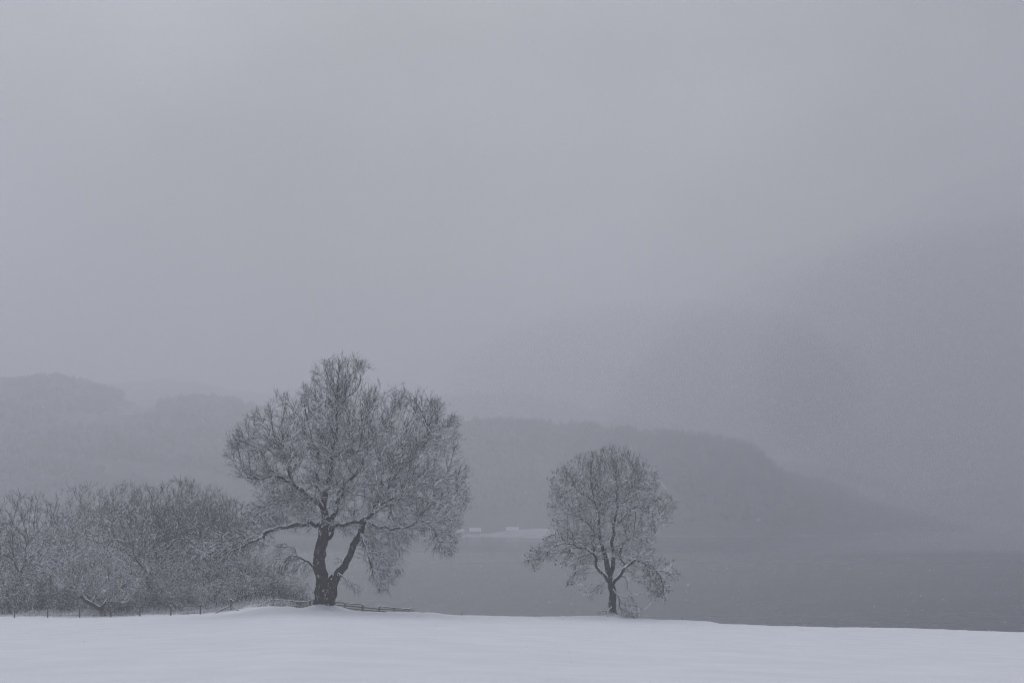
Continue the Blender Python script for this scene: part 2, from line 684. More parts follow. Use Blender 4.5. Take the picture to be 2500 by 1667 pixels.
def skeleton(limbs, step):
    """limbs: list of (points, radii, parent limb index or -1). Returns nodes, parents, radii and the sampled limbs"""
    P, par, R, sampled = [], [], [], []
    for pts, rad, pl in limbs:
        sp, sr = catmull(pts, rad, step)
        first = len(P)
        if pl < 0:
            link = -1
        else:
            arr = np.array(P)
            a0, a1 = sampled[pl][2], sampled[pl][3]
            link = a0 + int(np.linalg.norm(arr[a0:a1] - sp[0], axis=1).argmin())
        for i in range(len(sp)):
            P.append(sp[i])
            par.append(link if i == 0 else len(P) - 2)
            R.append(sr[i])
        sampled.append((sp, sr, first, len(P)))
    return np.array(P), np.array(par), np.array(R), sampled

def limb_snow(bag, sp, sr, g, k=7, amt=1.0):
    """continuous pillow of snow along a limb, missing where it stands upright"""
    T = tangents(sp)
    h = np.sqrt(np.maximum(0, 1 - T[:, 2] ** 2))
    upv = unit(np.array([0, 0, 1.0]) - T * T[:, 2:3])
    w = np.clip((h - 0.22) / 0.4, 0, 1) * g.uniform(0.8, 1.1, len(sp))
    P = sp + upv * (sr * 0.62)[:, None]
    RR = np.minimum(sr * 0.85, 0.06 + sr * 0.5) * w * amt * 1.08
    i = 0
    while i < len(sp) - 1:
        if w[i] > 0.02:
            j = i
            while j < len(sp) - 1 and w[j] > 0.02: j += 1
            if j - i >= 2:
                V, Fq = tube(P[i:j + 1], np.maximum(RR[i:j + 1], 0.004), k, 0.12, seed=int(g.integers(1e6)))
                bag.add(V, Fq)
            i = j
        i += 1

# ------------------------------------------------------------------ the snow field
CREST = np.array([  # photograph column, row of the snow edge, distance
    (-900, 1516, 150), (0, 1508, 150), (100, 1507, 150), (270, 1505, 150), (420, 1501, 149), (500, 1498, 147), (560, 1492, 143), (610, 1484, 137),
    (650, 1480, 133), (700, 1479.5, 131), (722, 1482, 130), (740, 1486, 130), (790, 1487, 130), (840, 1489, 131), (870, 1491, 132), (930, 1493, 133),
    (985, 1493, 134), (1010, 1491.5, 134), (1030, 1494.5, 134), (1045, 1493.5, 134), (1085, 1498.5, 135), (1105, 1500, 135), (1200, 1502, 137), (1300, 1503.5, 138),
    (1390, 1504, 139), (1450, 1502, 140), (1500, 1503, 140), (1520, 1508, 140), (1600, 1510.5, 140), (1690, 1513, 140), (1738, 1516, 140), (1757, 1521, 140),
    (1874, 1527, 140), (1960, 1528.5, 140), (2112, 1531, 140), (2350, 1537, 140), (2372, 1539, 140), (2500, 1542, 140), (3400, 1556, 140)], float)

def sstep(a, c, x):
    t_ = np.clip((x - a) / (c - a), 0, 1)
    return t_ * t_ * (3 - 2 * t_)

MOUNDS = []
def field_z(x, y):
    x = np.asarray(x, float)
    y = np.asarray(y, float)
    yy = np.maximum(y, 15.0)
    px = np.clip(1250 + F_PX * x / yy, -900, 3400)
    d = np.interp(px, CREST[:, 0], CREST[:, 2])
    row = np.interp(px, CREST[:, 0], CREST[:, 1])
    row_s = np.interp(px, [-900, 0, 700, 1300, 2500, 3400], [1516, 1508, 1489, 1503, 1541, 1556])
    tt = np.clip(y / d, -0.5, 1)
    rr = row_s + (row - row_s) * sstep(0.86, 1.0, tt)
    zc = EYE + (HZ - rr) / F_PX * d
    z = 10.25 + (zc - 10.25) * tt - 0.9 * np.sin(np.pi * np.clip(tt, 0, 1)) * 0.35
    over = np.maximum(y - d, 0)
    bank = 0.02 * over + 0.5 * np.minimum(over, 4) ** 2 / 8 + 0.25 * np.maximum(over - 4, 0)
    flat = 0.012 * over + np.maximum(over - 115, 0) * 0.12
    w = sstep(640, 860, px)
    z = z - (flat * (1 - w) + bank * w)
    for mx_, my_, s_, h_ in MOUNDS:
        z = z + h_ * np.exp(-((x - mx_) ** 2 + (y - my_) ** 2) / (2 * s_ * s_))
    return np.maximum(z, -3.0)

T1_D, T2_D = 129.0, 139.0
t1_base = at(794, 1478, T1_D)
t2_base = at(1496, 1500, T2_D)
MOUNDS += [(t1_base.x, T1_D, 1.15, 0.62), (t1_base.x - 1.0, T1_D - 1.0, 0.7, 0.12), (t1_base.x + 1.5, T1_D - .6, 0.8, 0.12), (t2_base.x, T2_D, 0.42, 0.42)]

gy = np.concatenate([np.arange(-60, 90, 3.0), np.arange(90, 122, 1.2), np.arange(122, 150, 0.4), np.arange(150, 200, 1.5), np.arange(200, 345, 5)])
gx = np.concatenate([np.arange(-240, -75, 4.0), np.arange(-75, 75.1, 0.5), np.arange(79, 240, 4.0)])
GX, GY = np.meshgrid(gx, gy)
GZ = field_z(GX, GY)
for i in range(GZ.shape[0]):
    if gy[i] > 20:
        for j in range(GZ.shape[1]):
            if abs(gx[j]) < 80:
                GZ[i, j] += 0.10 * mnoise.noise((gx[j] * 0.09, gy[i] * 0.07, 3.0)) + 0.045 * mnoise.noise((gx[j] * 0.45, gy[i] * 0.3, 7.0)) * (1 if gy[i] > 120 else 0.15) + (0.035 * mnoise.noise((gx[j] * 1.3, gy[i] * 1.1, 2.0)) if gy[i] > 125 else 0)
nx_, ny_ = len(gx), len(gy)
ii, jj = np.meshgrid(np.arange(ny_ - 1), np.arange(nx_ - 1), indexing='ij')
q = (ii * nx_ + jj).ravel()
FQ = np.stack([q, q + 1, q + 1 + nx_, q + nx_], 1)
tag(obj('snow_field', mk_mesh('snow_field', np.stack([GX, GY, GZ], -1).reshape(-1, 3), FQ), M_SNOW), 'smooth snow covered field sloping down to the lake edge', kind='structure')

# ------------------------------------------------------------------ the lake
m_water, t, b = mat('lake_water')
b.inputs['Base Color'].default_value = (0.013, 0.021, 0.035, 1)
b.inputs['IOR'].default_value = 1.33
n = noise_node(t, 1.0, 4, stretch=(0.0012, 0.009, 1.0))
mrn = t.nodes.new('ShaderNodeMapRange')
mrn.inputs['From Min'].default_value = 0.35
mrn.inputs['From Max'].default_value = 0.65
mrn.inputs['To Min'].default_value = 0.20
mrn.inputs['To Max'].default_value = 0.26
t.links.new(n.outputs['Fac'], mrn.inputs['Value'])
sep = t.nodes.new('ShaderNodeSeparateXYZ')
tcw = t.nodes.new('ShaderNodeTexCoord')
t.links.new(tcw.outputs['Object'], sep.inputs['Vector'])
mry = t.nodes.new('ShaderNodeMapRange')          # calmer water in the lee of the far hill
mry.interpolation_type = 'SMOOTHSTEP'
mry.inputs['From Min'].default_value = 480.0
mry.inputs['From Max'].default_value = 720.0
mry.inputs['To Min'].default_value = 0.03
mry.inputs['To Max'].default_value = -0.15
t.links.new(sep.outputs['Y'], mry.inputs['Value'])
adr = t.nodes.new('ShaderNodeMath')
adr.operation = 'ADD'
t.links.new(mrn.outputs['Result'], adr.inputs[0])
t.links.new(mry.outputs['Result'], adr.inputs[1])
t.links.new(adr.outputs[0], b.inputs['Roughness'])
n2 = noise_node(t, 1.0, 5, stretch=(0.05, 0.16, 1.0), rough=0.65)
bump(t, b, n2.outputs['Fac'], 0.30, 0.9)
R_ = 12000.0
V = np.array([(-R_, -2000, 0), (R_, -2000, 0), (R_, 14000, 0), (-R_, 14000, 0)], float)
tag(obj('lake', mk_mesh('lake', V, np.array([[0, 1, 2, 3]])), m_water), 'calm dark grey lake water behind the snow field', kind='structure')

# ------------------------------------------------------------------ hills across the water
def hill_material(name, dark0, dark1, snow_p0, snow_p1, scale):
    m, t, b = mat(name)
    n = noise_node(t, scale, 8, rough=0.68)
    r = ramp2(t, dark0, dark1, snow_p0, snow_p1)
    t.links.new(n.outputs['Fac'], r.inputs['Fac'])
    t.links.new(r.outputs['Color'], b.inputs['Base Color'])
    b.inputs['Roughness'].default_value = 1.0
    b.inputs['Specular IOR Level'].default_value = 0.0
    return m
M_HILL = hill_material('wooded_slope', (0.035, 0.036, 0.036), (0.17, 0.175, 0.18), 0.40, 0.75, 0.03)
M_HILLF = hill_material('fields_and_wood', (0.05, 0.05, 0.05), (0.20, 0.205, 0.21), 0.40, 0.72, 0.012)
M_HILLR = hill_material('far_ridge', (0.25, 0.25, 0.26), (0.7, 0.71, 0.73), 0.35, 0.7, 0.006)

def recede_r(us):
    return 1 + 0.75 * sstep(1780, 2350, us)

def hill(name, label, crest, d_shore, d_crest, d_back, m, nu=220, nv=60, amp=6.0, seed=0.0, power=0.8, recede=None):
    """crest: list of (column, row) of the skyline at distance d_crest"""
    cp = np.array(crest, float)
    us = np.linspace(cp[0, 0], cp[-1, 0], nu)
    ds = recede(us) if recede else np.ones(nu)       # the shore swings away from the viewer
    zc = EYE + (HZ - np.interp(us, cp[:, 0], cp[:, 1])) / F_PX * d_crest * ds
    xs = (us - 1250) / F_PX * d_crest * ds
    V = np.zeros((nv + 1, nu, 3))
    for k in range(nv + 1):
        s = k / nv
        if s < 0.72:
            f = s / 0.72
            d = d_shore + (d_crest - d_shore) * f
            z = -1.5 + (zc + 1.5) * (f ** power)
        else:
            f = (s - 0.72) / 0.28
            d = d_crest + (d_back - d_crest) * f
            z = zc * (1 - 0.55 * f * f)
        V[k, :, 0] = xs
        V[k, :, 1] = d * ds
        V[k, :, 2] = z
        for u in range(nu):
            if k > 2:
                a = amp * min(1.0, max(zc[u], 0) / 40.0)
                V[k, u, 2] += a * mnoise.fractal((xs[u] * 0.008 + seed, d * 0.008, seed), 1.0, 2.0, 4)
    ii, jj = np.meshgrid(np.arange(nv), np.arange(nu - 1), indexing='ij')
    q = (ii * nu + jj).ravel()
    Fq = np.stack([q, q + 1, q + 1 + nu, q + nu], 1)
    tag(obj(name, mk_mesh(name, V.reshape(-1, 3), Fq), m), label, kind='structure')
    return V

LEFT = [(-2600, 960), (-1200, 930), (-400, 925), (-100, 950), (0, 940), (60, 945), (130, 935), (250, 960), (330, 985), (420, 985), (520, 985), (620, 1005), (700, 1025), (780, 1060), (860, 1120),
        (940, 1200), (1010, 1280), (1060, 1300)]
RIGHT = [(500, 1100), (700, 1060), (900, 1030), (1080, 1026), (1250, 1032), (1400, 1040), (1550, 1050), (1700, 1066), (1800, 1082), (1845, 1096), (1872, 1122), (1900, 1146), (1960, 1170), (2060, 1198), (2200, 1250),
         (2330, 1290), (2420, 1300)]
FAR = [(-3000, 1100), (-1500, 960), (0, 930), (500, 935), (900, 955), (1100, 962), (1250, 958), (1400, 985), (1600, 1040), (1900, 1120), (2300, 1200), (2700, 1180), (3600, 1120), (4500, 1150)]
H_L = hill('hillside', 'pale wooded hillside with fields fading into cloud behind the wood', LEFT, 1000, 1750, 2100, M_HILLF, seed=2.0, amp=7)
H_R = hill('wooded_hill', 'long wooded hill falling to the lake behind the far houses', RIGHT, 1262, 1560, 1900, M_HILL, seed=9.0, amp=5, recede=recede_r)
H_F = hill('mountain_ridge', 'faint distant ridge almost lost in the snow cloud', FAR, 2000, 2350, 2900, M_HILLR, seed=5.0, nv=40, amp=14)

# distant woodland: uncountable bare crowns and conifers
def woodland(name, label, H, n_, keep, hr, m, g):
    nv, nu, _ = H.shape
    bag_V, cnt = [], 0
    k = g.uniform(3, 0.76 * nv, n_ * 4)
    u = g.uniform(0, nu - 2, n_ * 4)
    ki, ui = k.astype(int), u.astype(int)
    fk, fu = (k - ki)[:, None], (u - ui)[:, None]
    P = (H[ki, ui] * (1 - fk) + H[ki + 1, ui] * fk) * (1 - fu) + (H[ki, ui + 1] * (1 - fk) + H[ki + 1, ui + 1] * fk) * fu
    sel = np.array([keep(p, 1250 + F_PX * p[0] / p[1], HZ - (p[2] - EYE) * F_PX / p[1]) for p in P])
    P = P[sel][:n_]
    # a ragged bipyramid with six sides
    an = np.arange(6) * np.pi / 3
    n2_ = len(P)
    h = g.uniform(*hr, n2_)
    w = h * g.uniform(0.3, 0.48, n2_)
    V = np.zeros((n2_, 14, 3))
    for ring, zf, rf in ((0, 0.38, 1.0), (1, 0.72, 0.75)):
        rr = w[:, None] * rf * g.uniform(0.65, 1.25, (n2_, 6))
        a = an[None, :] + g.uniform(0, 1, (n2_, 1))
        V[:, ring * 6:ring * 6 + 6, 0] = P[:, None, 0] + rr * np.cos(a)
        V[:, ring * 6:ring * 6 + 6, 1] = P[:, None, 1] + rr * np.sin(a)
        V[:, ring * 6:ring * 6 + 6, 2] = P[:, None, 2] + h[:, None] * (zf + g.uniform(-0.1, 0.1, (n2_, 6)))
    V[:, 12] = P + np.array([0, 0, -1.0])
    V[:, 13] = P + np.stack([g.normal(0, 0.6, n2_), g.normal(0, 0.6, n2_), h * g.uniform(0.9, 1.1, n2_)], 1)
    f = []
    for j in range(6):
        j2 = (j + 1) % 6
        f += [(12, j2, j), (j, j2, 6 + j2), (j, 6 + j2, 6 + j), (6 + j, 6 + j2, 13)]
    Fq = (np.array(f)[None] + (np.arange(n2_) * 14)[:, None, None]).reshape(-1, 3)
    o = obj(name, mk_mesh(name, V.reshape(-1, 3), Fq, False), m)
    return tag(o, label, 'woodland', kind='stuff')

M_FW = hill_material('bare_far_crowns', (0.03, 0.03, 0.03), (0.26, 0.265, 0.27), 0.38, 0.72, 0.022)
gw = np.random.default_rng(5)
def keep_left(p, px, py):
    if px < -500 or px > 1150: return False
    if py < 1010 and ((60 < px < 215) or (385 < px < 545)): return True
    if 262 < px < 440 and 978 < py < 1022: return False
    return mnoise.noise((p[0] * 0.006, p[1] * 0.006, 1.7)) > -0.22
def keep_right(p, px, py):
    return 500 < px < 2420 and p[2] > 4 and not (1040 < px < 1400 and p[1] < 1310)
woodland('hillside_woodland', 'scattered bare woods and tree clumps on the misty left hillside', H_L, 5600, keep_left, (8, 14), M_FW, gw)
woodland('lakeside_woodland', 'dense bare woodland covering the hill across the lake', H_R, 5200, keep_right, (4, 7.5), M_FW, gw)

# one snowy clearing high on the left hillside
HP = 1250 + F_PX * H_L[..., 0] / H_L[..., 1]
HR = HZ - (H_L[..., 2] - EYE) * F_PX / H_L[..., 1]
sel_k, sel_u = np.where((HP[:-1, :-1] > 275) & (HP[:-1, :-1] < 428) & (HR[:-1, :-1] > 985) & (HR[:-1, :-1] < 1014))
nu_ = H_L.shape[1]
FC = np.stack([sel_k * nu_ + sel_u, sel_k * nu_ + sel_u + 1, (sel_k + 1) * nu_ + sel_u + 1, (sel_k + 1) * nu_ + sel_u], 1)
if len(FC):
    uq, inv = np.unique(FC, return_inverse=True)
    VC = H_L.reshape(-1, 3)[uq] + (0, 0, 0.6)
    M_CLR = hill_material('snowy_clearing', (0.10, 0.10, 0.10), (0.55, 0.555, 0.57), 0.38, 0.68, 0.03)
    tag(obj('snowy_clearing', mk_mesh('snowy_clearing', VC, inv.reshape(FC.shape)), M_CLR), 'pale snowy field between the tree clumps on the left hill', kind='structure')

# snowy far shore with its houses
def sheet(name, pts_front, pts_back, m, label):
    n_ = len(pts_front)
    V = np.array([tuple(p) for p in pts_front] + [tuple(p) for p in pts_back])
    i = np.arange(n_ - 1)
    Fq = np.stack([i, i + 1, i + 1 + n_, i + n_], 1)
    return tag(obj(name, mk_mesh(name, V, Fq), m), label, kind='structure')
cols = [1040, 1075, 1100, 1130, 1160, 1190, 1215, 1240, 1280, 1320, 1350, 1380, 1405]
fr = [at(c, 1309 + [0, .3, .5, 1, .3, .6, 1, 2.0, 3.0, 2.4, 1.4, .6, .2][i], 1225) for i, c in enumerate(cols)]
for p in fr: p.z = 0.05
fr = [Vector((p.x, 12 * F_PX / ([1306, 1307, 1308, 1309, 1309, 1309, 1310, 1311, 1312, 1312, 1311, 1308, 1305][i] - HZ), 0.05)) for i, p in enumerate(fr)]
bk = [at(c, [1306, 1303, 1300, 1299.5, 1299, 1297, 1294, 1291, 1287, 1285.5, 1287, 1292, 1302][i], 1300) for i, c in enumerate(cols)]
M_SHORE = hill_material('snowy_shore', (0.20, 0.20, 0.20), (0.72, 0.73, 0.75), 0.36, 0.60, 0.05)
sheet('far_shore', fr, bk, M_SHORE, 'snowy shore with houses across the lake')
# a short snowy spit farther right
sheet('shore_spit', [Vector((x, 12 * F_PX / (1307.5 - HZ), 0.05)) for x in (187, 192, 200, 206)], [Vector((x, 1300, 0.9)) for x in (188, 193, 200, 205)], M_SHORE, 'thin snowy strip of shore below the wooded hill')

sx_ = np.linspace(1400, 2330, 60)
d0_ = 1255 + 2.5 * np.array([mnoise.noise((p * 0.03, 1.0, 0.0)) for p in sx_])
hgt = np.clip(np.array([0.25 + 1.5 * mnoise.noise((p * 0.02, 5.0, 0.0)) for p in sx_]), 0.06, 1.3)
rs_ = recede_r(sx_)
sheet('lake_shore', [Vector(((p - 1250) / F_PX * 1560 * q_, d * q_, 0.04)) for p, d, q_ in zip(sx_, d0_, rs_)], [Vector(((p - 1250) / F_PX * 1560 * q_, 1263.2 * q_, h_)) for p, h_, q_ in zip(sx_, hgt, rs_)], M_SHORE, 'narrow snowy beach at the foot of the wooded hill')
m_wall, t, b = mat('pale_render')
b.inputs['Base Color'].default_value = (0.30, 0.30, 0.30, 1)
b.inputs['Roughness'].default_value = 0.95
m_glass, t, b = mat('dark_pane')
b.inputs['Base Color'].default_value = (0.05, 0.055, 0.06, 1)
b.inputs['Roughness'].default_value = 0.15

def box(x0, x1, y0, y1, z0, z1):
    V = np.array([(x, y, z) for z in (z0, z1) for y in (y0, y1) for x in (x0, x1)], float)
    Fq = np.array([(0, 2, 3, 1), (4, 5, 7, 6), (0, 1, 5, 4), (2, 6, 7, 3), (0, 4, 6, 2), (1, 3, 7, 5)])
    return V, Fq

def house(px, row, d, w, dep, hw, hr, rotz, label, nwin=4, chim=True):
    base = at(px, row, d)
    h = thing('lakeside_house', label, 'house', base, 'houses on the far shore', rotz)
    V, Fq = box(-w / 2, w / 2, -dep / 2, dep / 2, -1.5, hw)
    V = np.vstack([V, [(-w / 2, 0, hw + hr * 0.94), (w / 2, 0, hw + hr * 0.94)]])
    wl = obj('wall', mk_mesh('wall', V, [Fq, np.array([(4, 8, 6), (5, 7, 9)])], False), m_wall, h)
    rw, rd, th = w / 2 + 0.5, dep / 2 + 0.6, 0.35
    e = hw - 0.6 * hr / (dep / 2)
    V = np.array([(-rw, -rd, e), (rw, -rd, e), (rw, 0, hw + hr), (-rw, 0, hw + hr), (-rw, rd, e), (rw, rd, e)])
    V = np.vstack([V, V + (0, 0, th)])
    Fq = np.array([(6, 7, 8, 9), (9, 8, 11, 10), (1, 0, 3, 2), (2, 3, 4, 5), (0, 1, 7, 6), (5, 4, 10, 11), (0, 6, 9, 3), (3, 9, 10, 4), (1, 2, 8, 7), (2, 5, 11, 8)])
    rf = obj('roof', mk_mesh('roof', V, Fq, False), M_CAP, h)
    if chim:
        V, Fq = box(w * 0.3, w * 0.3 + 0.9, -0.4, 0.4, hw + hr * 0.6, hw + hr + 1.3)
        obj('chimney', mk_mesh('chimney', V, Fq, False), m_wall, rf)
    V, Fq = box(-0.65, 0.65, -0.06, 0.06, -0.65, 0.75)
    me = mk_mesh('window', V, Fq, False)
    for k in range(nwin):
        x = -w / 2 + w * (k + 0.5) / nwin
        if k == nwin // 2:
            V, Fq = box(-0.5, 0.5, -0.06, 0.06, 0, 2.1)
            obj('door', mk_mesh('door', V, Fq, False), m_glass, h, (x, -dep / 2 - 0.03, 0))
        else:
            obj('window', me, m_glass, h, (x, -dep / 2 - 0.03, hw * 0.55))

house(1160, 1303.0, 1250, 9.5, 7, 2.6, 2.5, 0.03, 'low white roofed house on far shore, right of the big tree')
house(1125, 1303.2, 1248, 5.5, 6, 2.2, 1.9, -0.2, 'small snowy cottage half behind the big tree\'s twigs', 3, False)
house(1251, 1301.5, 1262, 10.5, 7, 2.8, 2.6, -0.04, 'widest white roofed house at the middle of the far shore', 5)
house(1330, 1297.0, 1280, 14.0, 7, 2.4, 2.2, 0.05, 'long snowy house on far shore beside the small tree', 5, False)

# ------------------------------------------------------------------ main tree
gt = np.random.default_rng(21)
K1F = 0.92
def z1(X, Y, dy=0.0):      # enlarged-view coordinates of the big tree -> metres relative to its base
    p = at(500 + X / 2.24, 840 + Y / 2.24, T1_D)
    return ((p.x - t1_base.x), dy, p.z - t1_base.z)
K1 = K1F / 2.24 / F_PX * T1_D / 2      # width in that view -> radius
limbs1 = [
 # 0 left main stem
 ([z1(660, 1465, 0), z1(648, 1400, 0), z1(638, 1310, 0), z1(628, 1220, -.1), z1(636, 1130, -.2), z1(650, 1040, -.2), z1(658, 960, 0), z1(652, 880, .2), z1(662, 800, .4), z1(684, 700, .6), z1(690, 610, .6),
   z1(714, 500, .4), z1(720, 400, .2), z1(726, 290, 0), z1(742, 190, -.2), z1(775, 105, -.3)],
  [118 * K1, 92 * K1, 84 * K1, 76 * K1, 70 * K1, 68 * K1, 52 * K1, 44 * K1, 36 * K1, 28 * K1, 24 * K1, 18 * K1, 14 * K1, 10 * K1, 6 * K1, 3 * K1], -1),
 # 1 leaning right limb
 ([z1(672, 1440, -.3), z1(688, 1350, -.5), z1(710, 1280, -.6), z1(748, 1230, -.7), z1(790, 1165, -.8), z1(825, 1090, -1), z1(858, 1030, -1.2), z1(890, 965, -1.3), z1(930, 900, -1.2), z1(985, 820, -.8), z1(1050, 710, -.2),
   z1(1110, 630, .2), z1(1180, 560, .3), z1(1210, 480, .4), z1(1195, 390, .4), z1(1192, 290, .4)],
  [80 * K1, 66 * K1, 54 * K1, 46 * K1, 43 * K1, 40 * K1, 40 * K1, 36 * K1, 26 * K1, 22 * K1, 18 * K1, 15 * K1, 13 * K1, 10 * K1, 7 * K1, 3 * K1], 0),
 # 2 long low limb to the left
 ([z1(630, 985, -.2), z1(580, 975, -.8), z1(520, 985, -1.3), z1(460, 996, -1.8), z1(400, 1015, -2.2), z1(345, 1058, -2.6), z1(290, 1076, -3), z1(245, 1104, -3.3), z1(190, 1106, -3.5), z1(120, 1085, -3.6), z1(50, 1060, -3.6)],
  [30 * K1, 27 * K1, 25 * K1, 24 * K1, 21 * K1, 19 * K1, 17 * K1, 14 * K1, 9 * K1, 6 * K1, 3 * K1], 0),
 ([z1(290, 1076, -3), z1(225, 1092, -2.6), z1(150, 1108, -2.3), z1(80, 1130, -2.2), z1(20, 1155, -2.2)], [13 * K1, 9 * K1, 7 * K1, 5 * K1, 3 * K1], 2),
 # 4 upper left limb
 ([z1(650, 900, .2), z1(600, 850, -.5), z1(545, 805, -1.2), z1(495, 755, -1.8), z1(478, 690, -2), z1(458, 630, -2.1), z1(440, 575, -2.1), z1(400, 510, -2.2), z1(360, 430, -2.2), z1(340, 360, -2.2)],
  [34 * K1, 30 * K1, 27 * K1, 24 * K1, 19 * K1, 16 * K1, 13 * K1, 9 * K1, 6 * K1, 3 * K1], 0),
 ([z1(495, 755, -1.8), z1(440, 735, -2.6), z1(395, 725, -3), z1(345, 742, -3.4), z1(295, 722, -3.7), z1(240, 708, -4), z1(185, 712, -4.1)], [20 * K1, 18 * K1, 15 * K1, 13 * K1, 10 * K1, 6 * K1, 3 * K1], 4),
 ([z1(440, 575, -2.1), z1(390, 550, -1.6), z1(320, 590, -1.2), z1(270, 560, -.8), z1(200, 575, -.6), z1(130, 600, -.6)], [11 * K1, 10 * K1, 9 * K1, 7 * K1, 5 * K1, 3 * K1], 4),
 # 7 second upright stem, right of the fork
 ([z1(665, 1060, .4), z1(690, 1000, .9), z1(705, 920, 1.4), z1(730, 830, 1.9), z1(770, 740, 2.4), z1(820, 660, 2.8), z1(870, 570, 3), z1(920, 480, 3), z1(960, 390, 2.9), z1(1020, 310, 2.8), z1(1070, 250, 2.8)],
  [38 * K1, 36 * K1, 32 * K1, 28 * K1, 24 * K1, 20 * K1, 16 * K1, 12 * K1, 9 * K1, 6 * K1, 3 * K1], 0),
 # 8 horizontal limb
 ([z1(690, 1005, -.2), z1(730, 992, -1.4), z1(800, 985, -1.9), z1(860, 972, -2.1), z1(920, 935, -2.5), z1(985, 892, -3.2), z1(1060, 880, -3.8), z1(1130, 850, -4.3), z1(1220, 830, -4.6)],
  [26 * K1, 25 * K1, 24 * K1, 24 * K1, 22 * K1, 18 * K1, 14 * K1, 9 * K1, 4 * K1], 0),
 ([z1(890, 965, -1.3), z1(945, 988, -2), z1(1010, 1000, -2.6), z1(1070, 1003, -3), z1(1130, 995, -3.4), z1(1190, 960, -3.6), z1(1260, 950, -3.6)], [26 * K1, 22 * K1, 18 * K1, 16 * K1, 13 * K1, 9 * K1, 4 * K1], 1),
 # 10 right hand limb
 ([z1(930, 900, -1.2), z1(1010, 850, .2), z1(1090, 790, 1), z1(1150, 758, 1.4), z1(1220, 735, 1.7), z1(1290, 730, 1.8), z1(1360, 745, 1.8), z1(1420, 730, 1.8)], [22 * K1, 19 * K1, 16 * K1, 14 * K1, 11 * K1, 9 * K1, 6 * K1, 3 * K1], 1),
 # 11 drooping boughs
 ([z1(858, 1030, -1.2), z1(880, 1080, -2), z1(905, 1130, -2.4), z1(920, 1190, -2.6), z1(935, 1250, -2.7), z1(965, 1320, -2.7)], [16 * K1, 12 * K1, 9 * K1, 7 * K1, 5 * K1, 3 * K1], 1),
 ([z1(1190, 960, -3.6), z1(1240, 985, -3.4), z1(1275, 1030, -3.3), z1(1295, 1080, -3.3), z1(1320, 1130, -3.3)], [10 * K1, 8 * K1, 6 * K1, 5 * K1, 3 * K1], 9),
 # 13 small low limb left of trunk
 ([z1(612, 1220, -.4), z1(575, 1185, -1.1), z1(530, 1160, -1.6), z1(470, 1165, -2.1), z1(420, 1170, -2.4), z1(380, 1180, -2.5)], [14 * K1, 12 * K1, 10 * K1, 8 * K1, 5 * K1, 3 * K1], 0),
 ([z1(530, 1160, -1.6), z1(500, 1110, -1.4), z1(450, 1085, -1.3), z1(390, 1105, -1.2)], [8 * K1, 6 * K1, 5 * K1, 3 * K1], 13),
 # 15 centre left upright and the hooked limb
 ([z1(652, 860, .2), z1(625, 800, .8), z1(608, 740, 1.3), z1(618, 660, 1.8), z1(600, 570, 2.1), z1(560, 470, 2.2), z1(540, 380, 2.2), z1(520, 290, 2.2)], [26 * K1, 23 * K1, 20 * K1, 16 * K1, 13 * K1, 9 * K1, 6 * K1, 3 * K1], 0),
 ([z1(640, 830, -.4), z1(690, 790, -1.5), z1(740, 770, -2.3), z1(800, 800, -3), z1(840, 840, -3.4)], [18 * K1, 16 * K1, 14 * K1, 9 * K1, 4 * K1], 0),
 ([z1(600, 850, -.5), z1(560, 880, -1.6), z1(500, 860, -2.4), z1(430, 870, -3), z1(360, 900, -3.4), z1(310, 930, -3.6)], [14 * K1, 12 * K1, 10 * K1, 8 * K1, 5 * K1, 3 * K1], 4),
 # 18 epicormic shoots low on the right limb
 ([z1(735, 1250, -1.1), z1(790, 1280, -1.6), z1(840, 1310, -1.9), z1(885, 1335, -2)], [8 * K1, 6 * K1, 4 * K1, 2.5 * K1], 1),
 ([z1(690, 610, .6), z1(740, 630, -.6), z1(800, 620, -1.6), z1(870, 590, -2.3), z1(930, 560, -2.7)], [14 * K1, 12 * K1, 10 * K1, 7 * K1, 3 * K1], 0),
]
OUT1 = [(650, 95), (770, 80), (870, 95), (925, 150), (915, 230), (1000, 280), (1080, 240), (1130, 285), (1190, 262), (1290, 310), (1345, 350), (1395, 440), (1405, 560), (1425, 640), (1460, 700), (1445, 800), (1450, 880),
        (1405, 960), (1385, 1040), (1330, 1140), (1285, 1120), (1260, 1040), (1180, 1050), (1100, 1120), (1060, 1240), (1010, 1280), (960, 1325), (915, 1250), (880, 1110), (820, 1060), (740, 1040), (640, 1020), (560, 1010), (450, 1020), (370, 1080),
        (280, 1110), (200, 1140), (100, 1150), (5, 1165), (0, 1060), (100, 1035), (200, 990), (245, 890), (290, 830), (290, 780), (190, 725), (140, 605), (170, 440), (260, 390), (370, 310), (430, 250), (480, 310), (560, 225), (600, 140)]
LOBES1 = [([(600, 1230), (560, 1130), (470, 1070), (400, 1080), (380, 1190), (440, 1250), (530, 1260)], 1.6, -1.6, 190),
          ([(-25, 1190), (-15, 1050), (80, 1020), (200, 985), (330, 950), (400, 1000), (340, 1060), (230, 1125), (110, 1165)], 1.9, -3.2, 420),
          ([(690, 1190), (760, 1140), (810, 1190), (750, 1285), (690, 1275)], 0.8, -.7, 60),
          ([(880, 1090), (1000, 1060), (1120, 1090), (1090, 1230), (1020, 1300), (965, 1360), (920, 1270)], 1.9, -2.4, 330),
          ([(1190, 980), (1300, 960), (1400, 980), (1390, 1080), (1330, 1175), (1270, 1130), (1200, 1120)], 1.8, -3.0, 260),
          ([(740, 1240), (800, 1260), (890, 1320), (880, 1350), (800, 1330), (740, 1290)], 0.9, -1.5, 45)]
root1 = thing('broad_ash_tree', 'largest bare tree, snow laden, with forked trunk and leaning limb by the rail fence', 'tree', t1_base)
